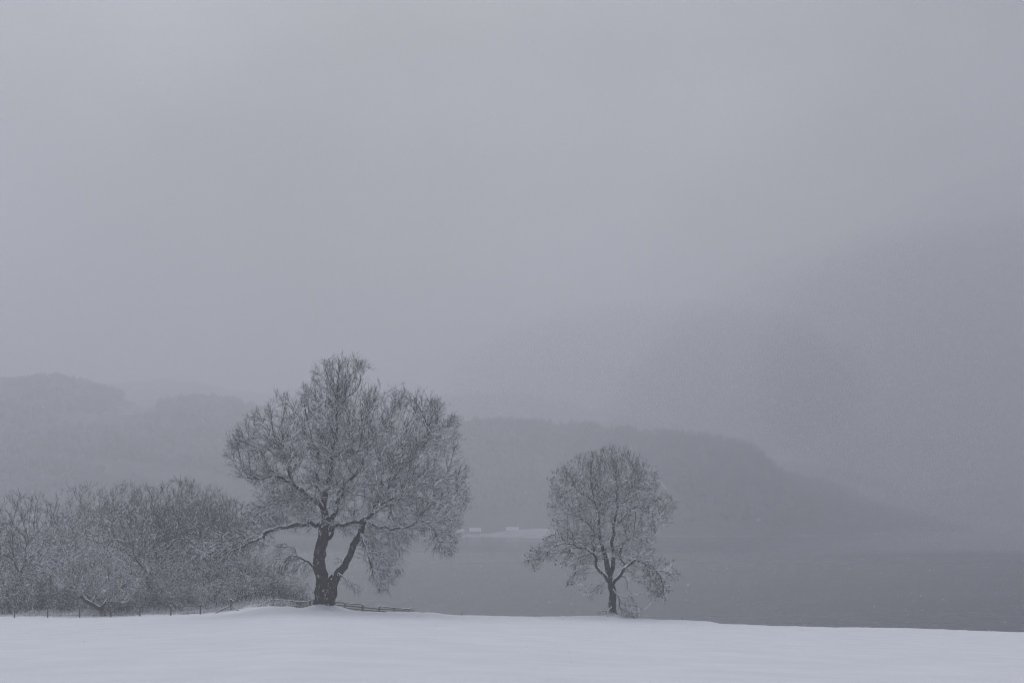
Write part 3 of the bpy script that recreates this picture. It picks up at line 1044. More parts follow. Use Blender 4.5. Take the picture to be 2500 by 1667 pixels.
CUT1 = {0: 0.86, 1: 0.86, 2: 0.9, 4: 0.82, 5: 0.8, 6: 0.8, 7: 0.72, 8: 0.8, 9: 0.8, 10: 0.75, 15: 0.75, 16: 0.8, 17: 0.8, 19: 0.8}
def shape_limbs(limbs, cuts, g, first, amp):
    o = []
    for i, (pt, rd, pl) in enumerate(limbs):
        pt, rd = cut_limb(pt, rd, cuts.get(i, 1.0))
        if i >= first:
            pt = crook(pt, g, amp)
            rd = np.interp(np.linspace(0, 1, len(pt)), np.linspace(0, 1, len(rd)), rd)
        o.append((pt, list(rd), pl))
    return o
limbs1 = shape_limbs(limbs1, CUT1, gt, 2, 0.10)
P, par, R, samp = skeleton(limbs1, 0.45)
poly = [(z1(a, c)[0], z1(a, c)[2]) for a, c in OUT1]
A = envelope_points(poly, 6500, 7.5, gt, clump=0.95, cscale=0.28)
for lp, dm, y0, nn in LOBES1:
    A = np.vstack([A, envelope_points([(z1(a, c)[0], z1(a, c)[2]) for a, c in lp], nn, dm, gt, y0=y0)])
pos, pr = grow(P, par, A, 4.5, 0.95, 0.42, (0, 0, 0.10), 0.13, 70, gt, 0.9, 0.3)
rad = radii(pos, pr, 0.024, 2.5, R)
def inside_of(polys):
    return lambda q: np.any([poly_inside(pl_, q[:, 0], q[:, 2]) for pl_ in polys], axis=0)
env1 = [poly] + [[(z1(a, c)[0], z1(a, c)[2]) for a, c in lp[0]] for lp in LOBES1]
snow1 = Bag()
for i, (sp, sr, a, c) in enumerate(samp):
    pp, rr = catmull(limbs1[i][0], limbs1[i][1], 0.22)
    if i >= 1:
        rr = rr.copy()
    wig = gt.normal(0, 1, pp.shape)
    for _ in range(3):
        wig[1:-1] = (wig[:-2] + wig[1:-1] + wig[2:]) / 3
    pp[1:-1] += wig[1:-1] * np.minimum(0.10, rr[1:-1] * 0.45)[:, None]
    if i in (0, 1):
        hgt = pp[:, 2]
        rr = rr * (1 + 0.22 * np.exp(-np.maximum(hgt, 0) / 0.5))
        V, Fq = tube(pp, rr, 20, 0.15, seed=i + 3, lobes=0.12)
        me = mk_mesh('trunk' if i == 0 else 'limb', V, Fq)
        obj('trunk' if i == 0 else 'limb', me, M_TRUNK, root1)
    else:
        V, Fq = tube(pp, rr, 9, 0.12, seed=i + 3)
        obj('limb', mk_mesh('limb', V, Fq), M_LIMB, root1)
    limb_snow(snow1, pp, rr, gt)
o = obj('limb_snow', snow1.mesh('limb_snow'), M_CAP, root1)
def droop1(st):
    # outer low boughs hang, tips turn up at the top
    return -0.24 * sstep(8.0, 3.5, st[:, 2]) + 0.05 * sstep(12, 19, st[:, 2])
tips1 = finish_tree(root1, pos, pr, rad, len(P), gt, (M_LIMB, M_TWIG), n1=1.45, L1=(0.8, 2.2), n2=5, L2=(0.35, 1.05), n3=1, snow_keep=0.9, twig_snow=0.18, droop=droop1, cap_scale=1.8, up0=0.03, twig_r=0.0105, inside=inside_of(env1))
print('tree1 nodes', len(pos))

# ------------------------------------------------------------------ second tree
g2 = np.random.default_rng(8)
def z2(X, Y, dy=0.0):
    p = at(1230 + X / 3.336, 1060 + Y / 3.336, T2_D)
    return ((p.x - t2_base.x), dy, p.z - t2_base.z)
K2 = 1.12 / 3.336 / F_PX * T2_D / 2
limbs2 = [
 ([z2(888, 1485), z2(888, 1440), z2(890, 1350), z2(880, 1260, -.1), z2(862, 1170, -.1), z2(842, 1080, -.2), z2(825, 1000, -.3), z2(802, 930, -.4), z2(782, 830, -.5), z2(770, 740, -.5), z2(775, 640, -.5), z2(750, 590, -.5), z2(722, 480, -.6), z2(705, 380, -.6), z2(690, 270, -.6)],
  [66 * K2, 54 * K2, 50 * K2, 50 * K2, 48 * K2, 40 * K2, 32 * K2, 27 * K2, 24 * K2, 21 * K2, 18 * K2, 15 * K2, 11 * K2, 8 * K2, 4 * K2], -1),
 ([z2(872, 1200, 0), z2(884, 1090, .3), z2(896, 960, .5), z2(890, 850, .6), z2(896, 740, .7), z2(912, 680, .7), z2(936, 590, .7), z2(922, 530, .6), z2(926, 400, .6), z2(908, 280, .5), z2(902, 160, .5)],
  [40 * K2, 32 * K2, 26 * K2, 24 * K2, 21 * K2, 18 * K2, 16 * K2, 13 * K2, 9 * K2, 6 * K2, 3 * K2], 0),
 ([z2(850, 1200, -.3), z2(795, 1130, -1), z2(742, 1060, -1.5), z2(720, 965, -1.9), z2(660, 922, -2.2), z2(560, 895, -2.5), z2(480, 885, -2.7), z2(400, 912, -2.8), z2(330, 960, -2.9), z2(250, 1010, -2.9), z2(180, 1030, -2.9)],
  [26 * K2, 24 * K2, 21 * K2, 19 * K2, 16 * K2, 13 * K2, 11 * K2, 9 * K2, 7 * K2, 5 * K2, 3 * K2], 0),
 ([z2(720, 965, -1.9), z2(708, 880, -1.6), z2(718, 780, -1.4), z2(640, 700, -1.8), z2(560, 640, -2), z2(470, 600, -2.1)], [15 * K2, 13 * K2, 11 * K2, 9 * K2, 6 * K2, 3 * K2], 2),
 ([z2(885, 1220, -.2), z2(935, 1150, -.9), z2(975, 1085, -1.3), z2(1060, 1022, -1.8), z2(1140, 1052, -2.2), z2(1220, 1095, -2.4), z2(1320, 1112, -2.5), z2(1400, 1145, -2.5)], [25 * K2, 23 * K2, 21 * K2, 15 * K2, 12 * K2, 9 * K2, 6 * K2, 3 * K2], 0),
 ([z2(975, 1085, -1.3), z2(945, 1010, -1.2), z2(940, 950, -1.1), z2(970, 880, -1.3), z2(1040, 830, -1.6), z2(1120, 830, -1.8)], [15 * K2, 13 * K2, 11 * K2, 9 * K2, 6 * K2, 3 * K2], 4),
 ([z2(896, 760, .7), z2(960, 690, 1.1), z2(1030, 622, 1.5), z2(1100, 592, 1.8), z2(1180, 600, 2.1), z2(1290, 625, 2.3), z2(1410, 565, 2.4)], [16 * K2, 14 * K2, 12 * K2, 10 * K2, 8 * K2, 5 * K2, 3 * K2], 1),
 ([z2(1220, 1095, -2.4), z2(1250, 1150, -2.6), z2(1275, 1220, -2.7), z2(1290, 1300, -2.7)], [8 * K2, 6 * K2, 5 * K2, 3 * K2], 4),
 ([z2(935, 1150, -.9), z2(985, 1160, -1.4), z2(995, 1240, -1.7), z2(1040, 1290, -1.8)], [9 * K2, 7 * K2, 5 * K2, 3 * K2], 4),
 ([z2(885, 1260, -.4), z2(925, 1310, -.9), z2(938, 1400, -1), z2(1000, 1420, -1.1), z2(1070, 1450, -1.1)], [9 * K2, 8 * K2, 6 * K2, 5 * K2, 3 * K2], 0),
 ([z2(880, 1400, -.4), z2(830, 1432, -.8), z2(760, 1440, -1)], [8 * K2, 6 * K2, 3 * K2], 0),
 ([z2(862, 1190, -.3), z2(790, 1215, -1), z2(740, 1250, -1.3), z2(700, 1310, -1.4)], [10 * K2, 8 * K2, 6 * K2, 3 * K2], 0),
 ([z2(740, 560, -.5), z2(650, 490, -1), z2(560, 420, -1.3), z2(490, 350, -1.5)], [11 * K2, 9 * K2, 6 * K2, 3 * K2], 0),
 ([z2(930, 560, .6), z2(1020, 470, .1), z2(1090, 380, -.3), z2(1150, 290, -.5)], [11 * K2, 9 * K2, 6 * K2, 3 * K2], 1),
 ([z2(775, 640, -.5), z2(830, 560, .4), z2(880, 545, .9), z2(1000, 540, 1.3), z2(1100, 470, 1.5), z2(1180, 400, 1.6)], [12 * K2, 10 * K2, 9 * K2, 8 * K2, 6 * K2, 3 * K2], 0),
]
OUT2 = [(900, 90), (990, 120), (1110, 190), (1215, 260), (1270, 330), (1275, 440), (1370, 530), (1425, 560), (1380, 640), (1330, 760), (1270, 800), (1225, 840), (1230, 950), (1310, 985), (1385, 1090), (1415, 1130), (1330, 1270), (1285, 1330),
        (1210, 1330), (1160, 1240), (1080, 1160), (1000, 1130), (930, 1040), (860, 1020), (720, 1040), (650, 1160), (530, 1240), (500, 1200), (570, 1090), (480, 1050), (360, 1040), (265, 1125), (165, 1035), (210, 960), (340, 870), (350, 770), (415, 700), (345, 580),
        (385, 500), (385, 385), (440, 285), (530, 235), (580, 185), (700, 140), (820, 110)]
LOBES2 = [([(1150, 480), (1370, 525), (1435, 550), (1385, 660), (1325, 770), (1200, 780)], 1.9, 1.4, 330),
          ([(385, 385), (520, 300), (580, 480), (490, 620), (360, 575)], 1.9, -1.0, 280),
          ([(700, 145), (990, 110), (1110, 190), (1000, 300), (750, 300)], 1.9, 0.2, 330),
          ([(860, 1180), (760, 1190), (690, 1260), (680, 1340), (740, 1310), (830, 1260)], 0.8, -1.1, 60),
          ([(890, 1400), (830, 1400), (740, 1420), (760, 1470), (880, 1460)], 0.6, -.6, 60),
          ([(930, 1250), (1010, 1280), (1090, 1370), (1110, 1460), (1040, 1480), (950, 1470), (920, 1360)], 0.8, -.9, 120)]
root2 = thing('dome_shaped_tree', 'smaller snow dusted bare tree with rounded crown alone at the lake edge', 'tree', t2_base)
CUT2 = {0: 0.9, 1: 0.88, 2: 0.9, 3: 0.9, 4: 0.9, 6: 0.9}
limbs2 = shape_limbs(limbs2, CUT2, g2, 1, 0.08)
P, par, R, samp = skeleton(limbs2, 0.4)
A = envelope_points([(z2(a, c)[0], z2(a, c)[2]) for a, c in OUT2], 5500, 5.5, g2, clump=0.7, cscale=0.4)
for lp, dm, y0, nn in LOBES2:
    A = np.vstack([A, envelope_points([(z2(a, c)[0], z2(a, c)[2]) for a, c in lp], nn, dm, g2, y0=y0)])
pos, pr = grow(P, par, A, 3.6, 0.72, 0.34, (0, 0, 0.12), 0.11, 70, g2, 0.9, 0.3)
rad = radii(pos, pr, 0.027, 2.5, R)
env2 = [[(z2(a, c)[0], z2(a, c)[2]) for a, c in lp] for lp in [OUT2] + [q_[0] for q_ in LOBES2]]
snow2 = Bag()
for i, (sp, sr, a, c) in enumerate(samp):
    pp, rr = catmull(limbs2[i][0], limbs2[i][1], 0.2)
    wig = g2.normal(0, 1, pp.shape)
    for _ in range(3):
        wig[1:-1] = (wig[:-2] + wig[1:-1] + wig[2:]) / 3
    pp[1:-1] += wig[1:-1] * np.minimum(0.08, rr[1:-1] * 0.4)[:, None]
    V, Fq = tube(pp, rr, 14 if i == 0 else 8, 0.10, seed=i + 40)
    nm = 'trunk' if i == 0 else 'limb'
    obj(nm, mk_mesh(nm, V, Fq), M_TRUNK if i == 0 else M_LIMB, root2)
    limb_snow(snow2, pp, rr, g2)
obj('limb_snow', snow2.mesh('limb_snow'), M_CAP, root2)
def droop2(st):
    return -0.15 * sstep(7.0, 3.0, st[:, 2]) + 0.06 * sstep(9, 14, st[:, 2])
tips2 = finish_tree(root2, pos, pr, rad, len(P), g2, (M_LIMB, M_TWIG2), n1=0.9, L1=(0.6, 1.6), n2=5, L2=(0.3, 0.9), n3=1, snow_keep=0.8, twig_snow=0.24, droop=droop2, cap_scale=1.8, up0=0.03, inside=inside_of(env2), r1=0.017)
print('tree2 nodes', len(pos))
# hanging seed clusters on the lower and outer shoots
sel = tips2[(tips2[:, 2] < 6.5) | (tips2[:, 0] < -5.2)]
wgt = np.where(sel[:, 2] < 4.5, 1.0, 0.35)
pick = sel[g2.random(len(sel)) < 0.16 * wgt]
pick = pick[:420]
oc = np.array([(1, 0, 0), (-1, 0, 0), (0, 1, 0), (0, -1, 0), (0, 0, 1), (0, 0, -1.4)], float)
of = np.array([(0, 2, 4), (2, 1, 4), (1, 3, 4), (3, 0, 4), (2, 0, 5), (1, 2, 5), (3, 1, 5), (0, 3, 5)])
V = (pick[:, None, :] + (oc[None] * g2.uniform(0.045, 0.085, (len(pick), 1, 1)) * g2.uniform(0.7, 1.3, (len(pick), 6, 1)))).reshape(-1, 3)
o = obj('seed_clusters', mk_mesh('seed_clusters', V, (of[None] + (np.arange(len(pick)) * 6)[:, None, None]).reshape(-1, 3), False), M_SEED, root2)
o['kind'] = 'stuff'

# ------------------------------------------------------------------ the wood on the left
def wood_tree_parts(seed, H, Wd, trunk_f, lean=0.0, stems=3, n_att=2300, step=0.40, brown=False, top_flat=0.9, droopy=0.0, r_base=None, twig_n=2.3, twig_snow=0.8, cap=1.35, twm=None, twig_up=0.015):
    """returns list of (name, mesh, material) for one bare wood tree of height H and width Wd"""
    g = np.random.default_rng(seed)
    r_base = r_base or 0.018 * H + 0.02
    limbs = []
    z0 = H * trunk_f
    limbs.append(([(0, 0, -0.3), (lean * z0 * 0.4, 0, z0 * 0.5), (lean * z0, 0, z0)], [r_base * 1.25, r_base, r_base * 0.85], -1))
    for s in range(stems):
        a = 2 * np.pi * (s + g.uniform(-0.25, 0.25)) / stems + g.uniform(0, 0.6)
        reach = Wd * 0.5 * g.uniform(0.35, 0.65)
        top = H * g.uniform(0.5, 0.72)
        p0 = np.array((lean * z0, 0, z0 * 0.95))
        p3 = np.array((math.cos(a) * reach + lean * z0, math.sin(a) * reach, top))
        p1 = p0 + (p3 - p0) * (0.33, 0.33, 0.28) + g.normal(0, 0.25, 3)
        p2 = p0 + (p3 - p0) * (0.75, 0.75, 0.6) + g.normal(0, 0.3, 3)
        rr = r_base * g.uniform(0.38, 0.55)
        limbs.append(([p0, p1, p2, p3], [rr, rr * 0.75, rr * 0.45, rr * 0.15], 0))
    P, par, R, samp = skeleton(limbs, step)
    # dome of attraction points
    A = g.normal(0, 1, (n_att * 3, 3))
    A = unit(A) * (g.random((len(A), 1)) ** 0.38)
    cz = z0 * 0.75 + (H - z0 * 0.75) * 0.45
    A = A * (Wd / 2, Wd / 2 * 0.9, (H - z0 * 0.75) * 0.56) + (lean * z0 * 1.2, 0, cz)
    nv = np.array([mnoise.noise(Vector(q * 0.3 + seed)) for q in A])
    A = A[(nv > -0.22) & (A[:, 2] > 0.5)][:n_att]
    pos, pr = grow(P, par, A, 5.0, 0.85, 0.45, (0, 0, 0.04), 0.14, 60, g, 0.8, 0.3)
    rad = radii(pos, pr, 0.024, 2.5, R)
    ell_c, ell_r = np.array((lean * z0 * 1.2, 0, cz)), np.array((Wd / 2, Wd / 2 * 0.9, (H - z0 * 0.75) * 0.56)) * 1.13
    ins = (lambda q: (((q - ell_c) / ell_r) ** 2).sum(1) < 1.0)
    tmp = bpy.data.objects.new('tmp', None)
    trunk, limbm, sn = Bag(), [], Bag()
    for i, (sp, sr, a, c) in enumerate(samp):
        V, Fq = tube(sp, sr, 8, 0.10, seed=seed + i)
        if i == 0: trunk.add(V, Fq)
        else: limbm.append((V, Fq))
        limb_snow(sn, sp, sr, g, 5)
    COL.objects.link(tmp)
    obj('trunk', trunk.mesh('trunk'), M_LIMB, tmp)
    for V, Fq in limbm:
        obj('limb', mk_mesh('limb', V, Fq), M_LIMB, tmp)
    if sn.n:
        obj('limb_snow', sn.mesh('limb_snow'), M_CAP, tmp)
    finish_tree(tmp, pos, pr, rad, len(P), g, (M_LIMB, twm or (M_TWIG2 if brown else M_TWIG)), n1=twig_n, L1=(0.6, 1.3), n2=5, L2=(0.3, 0.7), n3=1,
                snow_keep=min(1.0, twig_snow + 0.2), twig_snow=twig_snow, up0=twig_up, droop=(lambda q: -0.09 * sstep(0.8 * H, 0.35 * H, q[:, 2])), twig_r=0.011, cap_scale=cap, inside=ins, r1=0.022)
    parts = [(c.name.split('.')[0], c.data) for c in tmp.children]
    for c in list(tmp.children):
        bpy.data.objects.remove(c)
    bpy.data.objects.remove(tmp)
    return parts

def place(parts, name, label, cat, px, d, group, sx=1.0, sz=1.0, rot=0.0, dz=0.0):
    x = (px - 1250) / F_PX * d
    root = thing(name, label, cat, (x, d, float(field_z(x, d)) - 0.05 + dz), group, rot, (sx, sx, sz))
    for nm, me in parts:
        obj(nm, me, None, root)
    return root

M_TWIG3, t, b = mat('twig_bark_grey')
b.inputs['Base Color'].default_value = (0.066, 0.056, 0.048, 1)
b.inputs['Roughness'].default_value = 0.95
b.inputs['Specular IOR Level'].default_value = 0.1
WT = {
 'a': wood_tree_parts(101, 13.0, 12.0, 0.30, 0.02, 4, n_att=1700, twig_n=0.7, twig_snow=0.12, cap=1.3, r_base=0.36),
 'b': wood_tree_parts(102, 14.0, 13.0, 0.22, -0.05, 5, n_att=2000, twig_n=0.9, twig_snow=0.16, cap=1.6, twm=M_TWIG3),
 'c': wood_tree_parts(103, 10.5, 11.0, 0.18, 0.05, 5, n_att=1700, twig_n=0.9, twig_snow=0.42, cap=2.0, twm=M_TWIG3),
 'd': wood_tree_parts(104, 13.5, 11.0, 0.25, 0.0, 4, n_att=2200, brown=True, twig_n=1.1, twig_snow=0.12, cap=1.0, twig_up=0.04),
 'e': wood_tree_parts(105, 12.5, 10.0, 0.28, 0.06, 4, n_att=1700, twig_n=0.7, twig_snow=0.16, cap=1.4, r_base=0.34),
}
G_W = 'bare trees of the wood'
W_TREES = [  # kind, column, distance, width scale, height scale, rotation, label
 ('a', 48, 182, 1.05, 1.08, 0.4, 'tall bare tree with pale forked trunk at far left edge of the wood'),
 ('b', 222, 205, 1.05, 1.14, 1.1, 'broad domed bare tree at the top left of the wood'),
 ('c', 165, 176, 1.00, 0.95, 2.0, 'frosted pale rounded tree in the left middle of the wood'),
 ('e', 368, 172, 1.15, 1.00, 3.3, 'large dark stemmed bare tree in the middle of the wood'),
 ('d', 440, 206, 1.15, 1.20, 0.9, 'tallest brown topped tree at the crest of the wood'),
 ('b', 462, 210, 1.00, 1.14, 2.2, 'dense grey tree just behind the tallest brown topped tree'),
 ('d', 372, 214, 1.10, 1.16, 2.6, 'brown topped tree left of the tallest one in the wood'),
 ('e', 528, 184, 1.05, 1.05, 2.4, 'bare grey tree on the right shoulder of the wood'),
 ('c', 300, 192, 1.05, 1.20, 4.0, 'pale twiggy tree filling the centre of the wood'),
 ('a', -60, 200, 1.10, 0.95, 5.0, 'bare tree cut by the left edge of the photo'),
 ('c', 105, 214, 1.10, 0.98, 0.3, 'hazy bare tree in the dip between left tree and dome'),
 ('c', 470, 170, 0.75, 0.74, 5.4, 'low spreading tree behind the tip of the long limb'),
 ('d', 560, 214, 0.95, 0.95, 4.4, 'hazy rear tree at the right end of the wood'),
 ('c', 600, 182, 0.80, 0.62, 1.7, 'small tree sloping down beside the big tree\'s long limb'),
 ('e', 20, 165, 0.70, 0.60, 3.8, 'young bare tree low at the left edge behind the wire fence'),
 ('c', 410, 163, 0.60, 0.55, 0.9, 'short snow dusted tree just behind the wire fence in mid wood'),
 ('b', 300, 222, 1.10, 1.20, 5.2, 'rear tree rising between dome and brown topped trees'),
 ('b', 505, 200, 0.85, 1.06, 4.6, 'grey tree right of the tallest brown topped tree'),
]
for kd, px, d, sx, sz, rot, lab in W_TREES:
    place(WT[kd], 'wood_tree', lab, 'tree', px, d, G_W, sx, sz, rot)

# leaning thorn tree beside the fence, several crooked stems from one base
gh = np.random.default_rng(77)
TH_D = 152.0
hx = (250 - 1250) / F_PX * TH_D
th_base = Vector((hx, TH_D, float(field_z(hx, TH_D))))
def z3(X, Y, dy=0.0):
    p = at(X / 3.919, 1140 + Y / 3.919, TH_D)
    return (p.x - th_base.x, dy, p.z - th_base.z)
K3 = 1.25 / 3.919 / F_PX * TH_D / 2
limbs3 = [
 ([z3(985, 1425), z3(965, 1365), z3(920, 1330, -.1), z3(860, 1295, -.2), z3(810, 1255, -.3), z3(770, 1200, -.4), z3(735, 1160, -.5), z3(680, 1140, -.6), z3(610, 1150, -.7)], [44 * K3, 36 * K3, 32 * K3, 30 * K3, 26 * K3, 20 * K3, 15 * K3, 10 * K3, 4 * K3], -1),
 ([z3(968, 1350), z3(1000, 1300, .2), z3(1035, 1255, .4), z3(1100, 1215, .6), z3(1180, 1130, .8), z3(1250, 1100, .9)], [24 * K3, 20 * K3, 17 * K3, 13 * K3, 9 * K3, 4 * K3], 0),
 ([z3(880, 1300, -.2), z3(900, 1240, .3), z3(910, 1190, .6), z3(960, 1130, .9), z3(1005, 1070, 1.1)], [20 * K3, 16 * K3, 13 * K3, 9 * K3, 4 * K3], 0),
 ([z3(810, 1255, -.3), z3(780, 1170, .2), z3(750, 1090, .6), z3(700, 1030, .8)], [15 * K3, 11 * K3, 8 * K3, 4 * K3], 0),
 ([z3(1010, 1290, .2), z3(1090, 1285, -.4), z3(1180, 1290, -.8)], [12 * K3, 8 * K3, 4 * K3], 1),
]
OUT3 = [(1000, 1230), (1100, 1260), (1230, 1270), (1330, 1180), (1340, 1050), (1290, 900), (1180, 800), (1040, 760), (900, 770), (760, 800), (620, 880), (520, 980), (500, 1080), (570, 1170), (680, 1200), (800, 1230), (900, 1250)]
r3 = thing('thorn_tree', 'crooked low tree with leaning split stems beside the wire fence', 'tree', th_base)
P, par, R, samp = skeleton(limbs3, 0.3)
A = envelope_points([(z3(a, c)[0], z3(a, c)[2]) for a, c in OUT3], 2000, 3.2, gh)
pos, pr = grow(P, par, A, 3.5, 0.6, 0.3, (0, 0, 0.05), 0.15, 60, gh, 0.8, 0.25)
print('thorn', len(pos))
rad = radii(pos, pr, 0.02, 2.5, R)
sn = Bag()
for i, (sp, sr, a, c) in enumerate(samp):
    V, Fq = tube(sp, sr, 9, 0.12, seed=i + 80)
    nm = 'trunk' if i == 0 else 'limb'
    obj(nm, mk_mesh(nm, V, Fq), M_LIMB, r3)
    limb_snow(sn, sp, sr, gh, amt=0.75)
obj('limb_snow', sn.mesh('limb_snow'), M_CAP, r3)
finish_tree(r3, pos, pr, rad, len(P), gh, (M_LIMB, M_TWIG2), n1=1.3, L1=(0.5, 1.2), n2=4, L2=(0.3, 0.7), n3=1, snow_keep=0.95, twig_snow=0.5, up0=0.02, twig_r=0.011, cap_scale=1.7, inside=inside_of([[(z3(a, c)[0], z3(a, c)[2]) for a, c in OUT3]]), r1=0.019)

# shrubs: many fine stems from the ground
def shrub_parts(seed, H, Wd, n_stem, brown=True, snowy=0.8):
    g = np.random.default_rng(seed)
    a = g.uniform(0, 2 * np.pi, n_stem)
    rr = np.sqrt(g.random(n_stem)) * Wd * 0.28
    st = np.stack([np.cos(a) * rr, np.sin(a) * rr, np.full(n_stem, -0.1)], 1)
    d0 = unit(np.stack([np.cos(a) * (0.25 + rr / Wd), np.sin(a) * (0.25 + rr / Wd), g.uniform(0.7, 1.3, n_stem)], 1) + g.normal(0, 0.2, (n_stem, 3)))
    L0 = H * g.uniform(0.6, 1.1, n_stem)
    stems, sn, tw = Bag(), Bag(), Bag()
    lev = twigs(st, d0, L0, g, 5, 0.03, -0.05, 0.16)
    for (p, q_, r_, d) in lev:
        V, Fq = prisms(p, q_, r_, r_ * 0.8, d, d, 4)
        stems.add(V, Fq)
        cap_prisms(sn, p, q_, r_, r_ * 0.8, 0.8, 0.9, g, snowy, 3)
    for li, (p, q_, r_, d) in enumerate(lev):
        m_ = [2, 3, 4, 5, 6][li]
        idx = np.repeat(np.arange(n_stem), m_)
        pp = p[idx] + (q_ - p)[idx] * g.random((len(idx), 1))
        dd = unit(d[idx] * 0.6 + g.normal(0, 0.7, (len(idx), 3)))
        l2 = twigs(pp, dd, g.uniform(0.3, 0.75, len(idx)) * H * 0.33, g, 2, 0.016, 0.02, 0.25)
        for (p2, q2, r2, d2) in l2:
            V, Ft = tris3(p2, q2, r2, d2)
            tw.add(V, Ft)
            cap_prisms(sn, p2, q2, r2, r2 * 0.6, 0.9, 0.9, g, snowy * 0.8, 3, add=0.006)
        p2, q2, r2, d2 = l2[0]
        idx = np.repeat(np.arange(len(p2)), 2)
        l3 = twigs(q2[idx], unit(d2[idx] + g.normal(0, 0.7, (len(idx), 3))), g.uniform(0.15, 0.45, len(idx)) * H * 0.33, g, 1, 0.013, 0.03, 0.2)[0]
        V, Ft = tris3(l3[0], l3[1], l3[2], l3[3])
        tw.add(V, Ft)
        cap_prisms(sn, l3[0], l3[1], l3[2], l3[2] * 0.6, 0.8, 1.1, g, snowy * 0.5, 3)
    out_ = []
    for nm, bg_, m in (('stems', stems, M_LIMB), ('twigs', tw, M_TWIG2 if brown else M_TWIG), ('snow_cover', sn, M_CAP)):
        me = bg_.mesh(nm)
        me.materials.append(m)
        out_.append((nm, me))
    return out_

SH = {'a': shrub_parts(201, 3.2, 4.0, 70, True, 0.7), 'b': shrub_parts(202, 2.2, 3.6, 80, False, 0.45), 'c': shrub_parts(203, 4.6, 4.2, 55, False, 0.35), 'd': shrub_parts(204, 1.2, 2.8, 80)}
G_S = 'snow dusted shrubs along the wood edge'
SHRUBS = [
 ('c', 15, 158, 1.0, 1.0, 'upright shrub at the left end of the wire fence'),
 ('c', 75, 161, 1.0, 1.05, 'upright twiggy shrub between the first two fence posts'),
 ('c', 135, 160, 1.1, 1.0, 'tall many stemmed shrub right of the second fence post'),
 ('c', 185, 164, 1.0, 1.1, 'brown shrub behind the third fence post'),
 ('a', 330, 157, 1.1, 1.0, 'frosted shrub right of the crooked low tree'),
 ('c', 385, 158, 1.0, 1.0, 'pale fan shaped shrub behind the fence in mid wood'),
 ('a', 445, 157, 1.2, 1.05, 'snowy shrub left of the thick fence post'),
 ('c', 500, 162, 1.2, 1.05, 'bushy shrub behind the last slim fence post'),
 ('a', 545, 154, 1.2, 1.0, 'frosted bush just behind the thick braced post'),
 ('c', 570, 164, 1.2, 1.05, 'tall shrub above the thick braced post'),
 ('a', 610, 150, 1.2, 1.05, 'bramble mound above the slanting fallen rail'),
 ('c', 630, 160, 1.2, 0.95, 'twiggy bush on the slope behind the slanting rail'),
 ('b', 660, 145, 1.2, 1.1, 'dark snowy bramble bush behind the level rails'),
 ('a', 690, 150, 1.1, 0.95, 'round bush behind the rails left of the big trunk'),
 ('b', 705, 142, 1.1, 0.95, 'dark low bush nearest the big trunk'),
 ('a', 735, 152, 1.0, 0.75, 'small hazy bush at the water side of the big trunk'),
 ('b', 250, 158, 1.2, 0.9, 'low bush behind the foot of the crooked tree'),
 ('c', 262, 166, 1.3, 0.9, 'tall shrub seen through the fork of the crooked tree'),
 ('b', 295, 155, 1.1, 0.8, 'low dark bush right of the crooked tree foot'),
]
for i, (kd, px, d, sx, sz, lab) in enumerate(SHRUBS):
    place(SH[kd], 'snowy_shrub', lab, 'shrub', px, d, G_S, sx, sz, i * 1.37, dz=0.0)

# rough grass and bramble along the foot of the wood
gg = np.random.default_rng(31)
n_b = 26000
gpx = gg.uniform(-150, 720, n_b)
gd = np.interp(gpx, CREST[:, 0], CREST[:, 2]) + 1.5 + gg.random(n_b) ** 1.6 * 55
gxw = (gpx - 1250) / F_PX * gd
gzw = field_z(gxw, gd)
dens = np.array([mnoise.noise((x * 0.35, y * 0.35, 0.5)) for x, y in zip(gxw, gd)])
ok = dens > gg.uniform(-0.6, 0.35, n_b)
st = np.stack([gxw, gd, gzw - 0.05], 1)[ok]
d0 = unit(np.stack([gg.normal(0, 0.45, len(st)), gg.normal(0, 0.45, len(st)), np.ones(len(st))], 1))
lev = twigs(st, d0, gg.uniform(0.3, 1.0, len(st)) * (1 + (st[:, 1] > 166) * 0.8), gg, 2, 0.016, -0.15, 0.25)
gb, gs = Bag(), Bag()
for (p, q_, r_, d) in lev:
    V, Ft = tris3(p, q_, r_, d)
    gb.add(V, Ft)
    cap_prisms(gs, p, q_, r_, r_ * 0.7, 0.8, 1.1, gg, 0.8, 3, 0.15)
tag(obj('rough_grass', gb.mesh('rough_grass'), M_GRASS), 'dead grass and bramble stems along the foot of the wood', 'grass', kind='stuff')
tag(obj('snow_on_grass', gs.mesh('snow_on_grass'), M_CAP), 'snow lying on the rough grass by the wood', 'snow', kind='stuff')

# ------------------------------------------------------------------ fences
gf = np.random.default_rng(4)
def beam(p0, p1, w, n_=5, k=6, wob=0.012, taper=1.0, seed=1):
    p0, p1 = np.array(p0, float), np.array(p1, float)
    s = np.linspace(0, 1, n_)[:, None]
    P = p0 + (p1 - p0) * s + np.random.default_rng(seed).normal(0, wob, (n_, 3)) * np.sin(np.pi * s)
    V, Fq = tube(P, np.linspace(w / 2, w / 2 * taper, n_), k, 0.08, seed=seed)
    ends = np.array([list(range(k))[::-1], list(range((n_ - 1) * k, n_ * k))])
    return V, Fq, ends

def piece(name, p0, p1, w, parent, base, m=None, **kw):
    V, Fq, e = beam(Vector(p0) - base, Vector(p1) - base, w, seed=int(gf.integers(1e6)), **kw)
    return obj(name, mk_mesh(name, V, [Fq, e]), m or M_WOOD, parent)

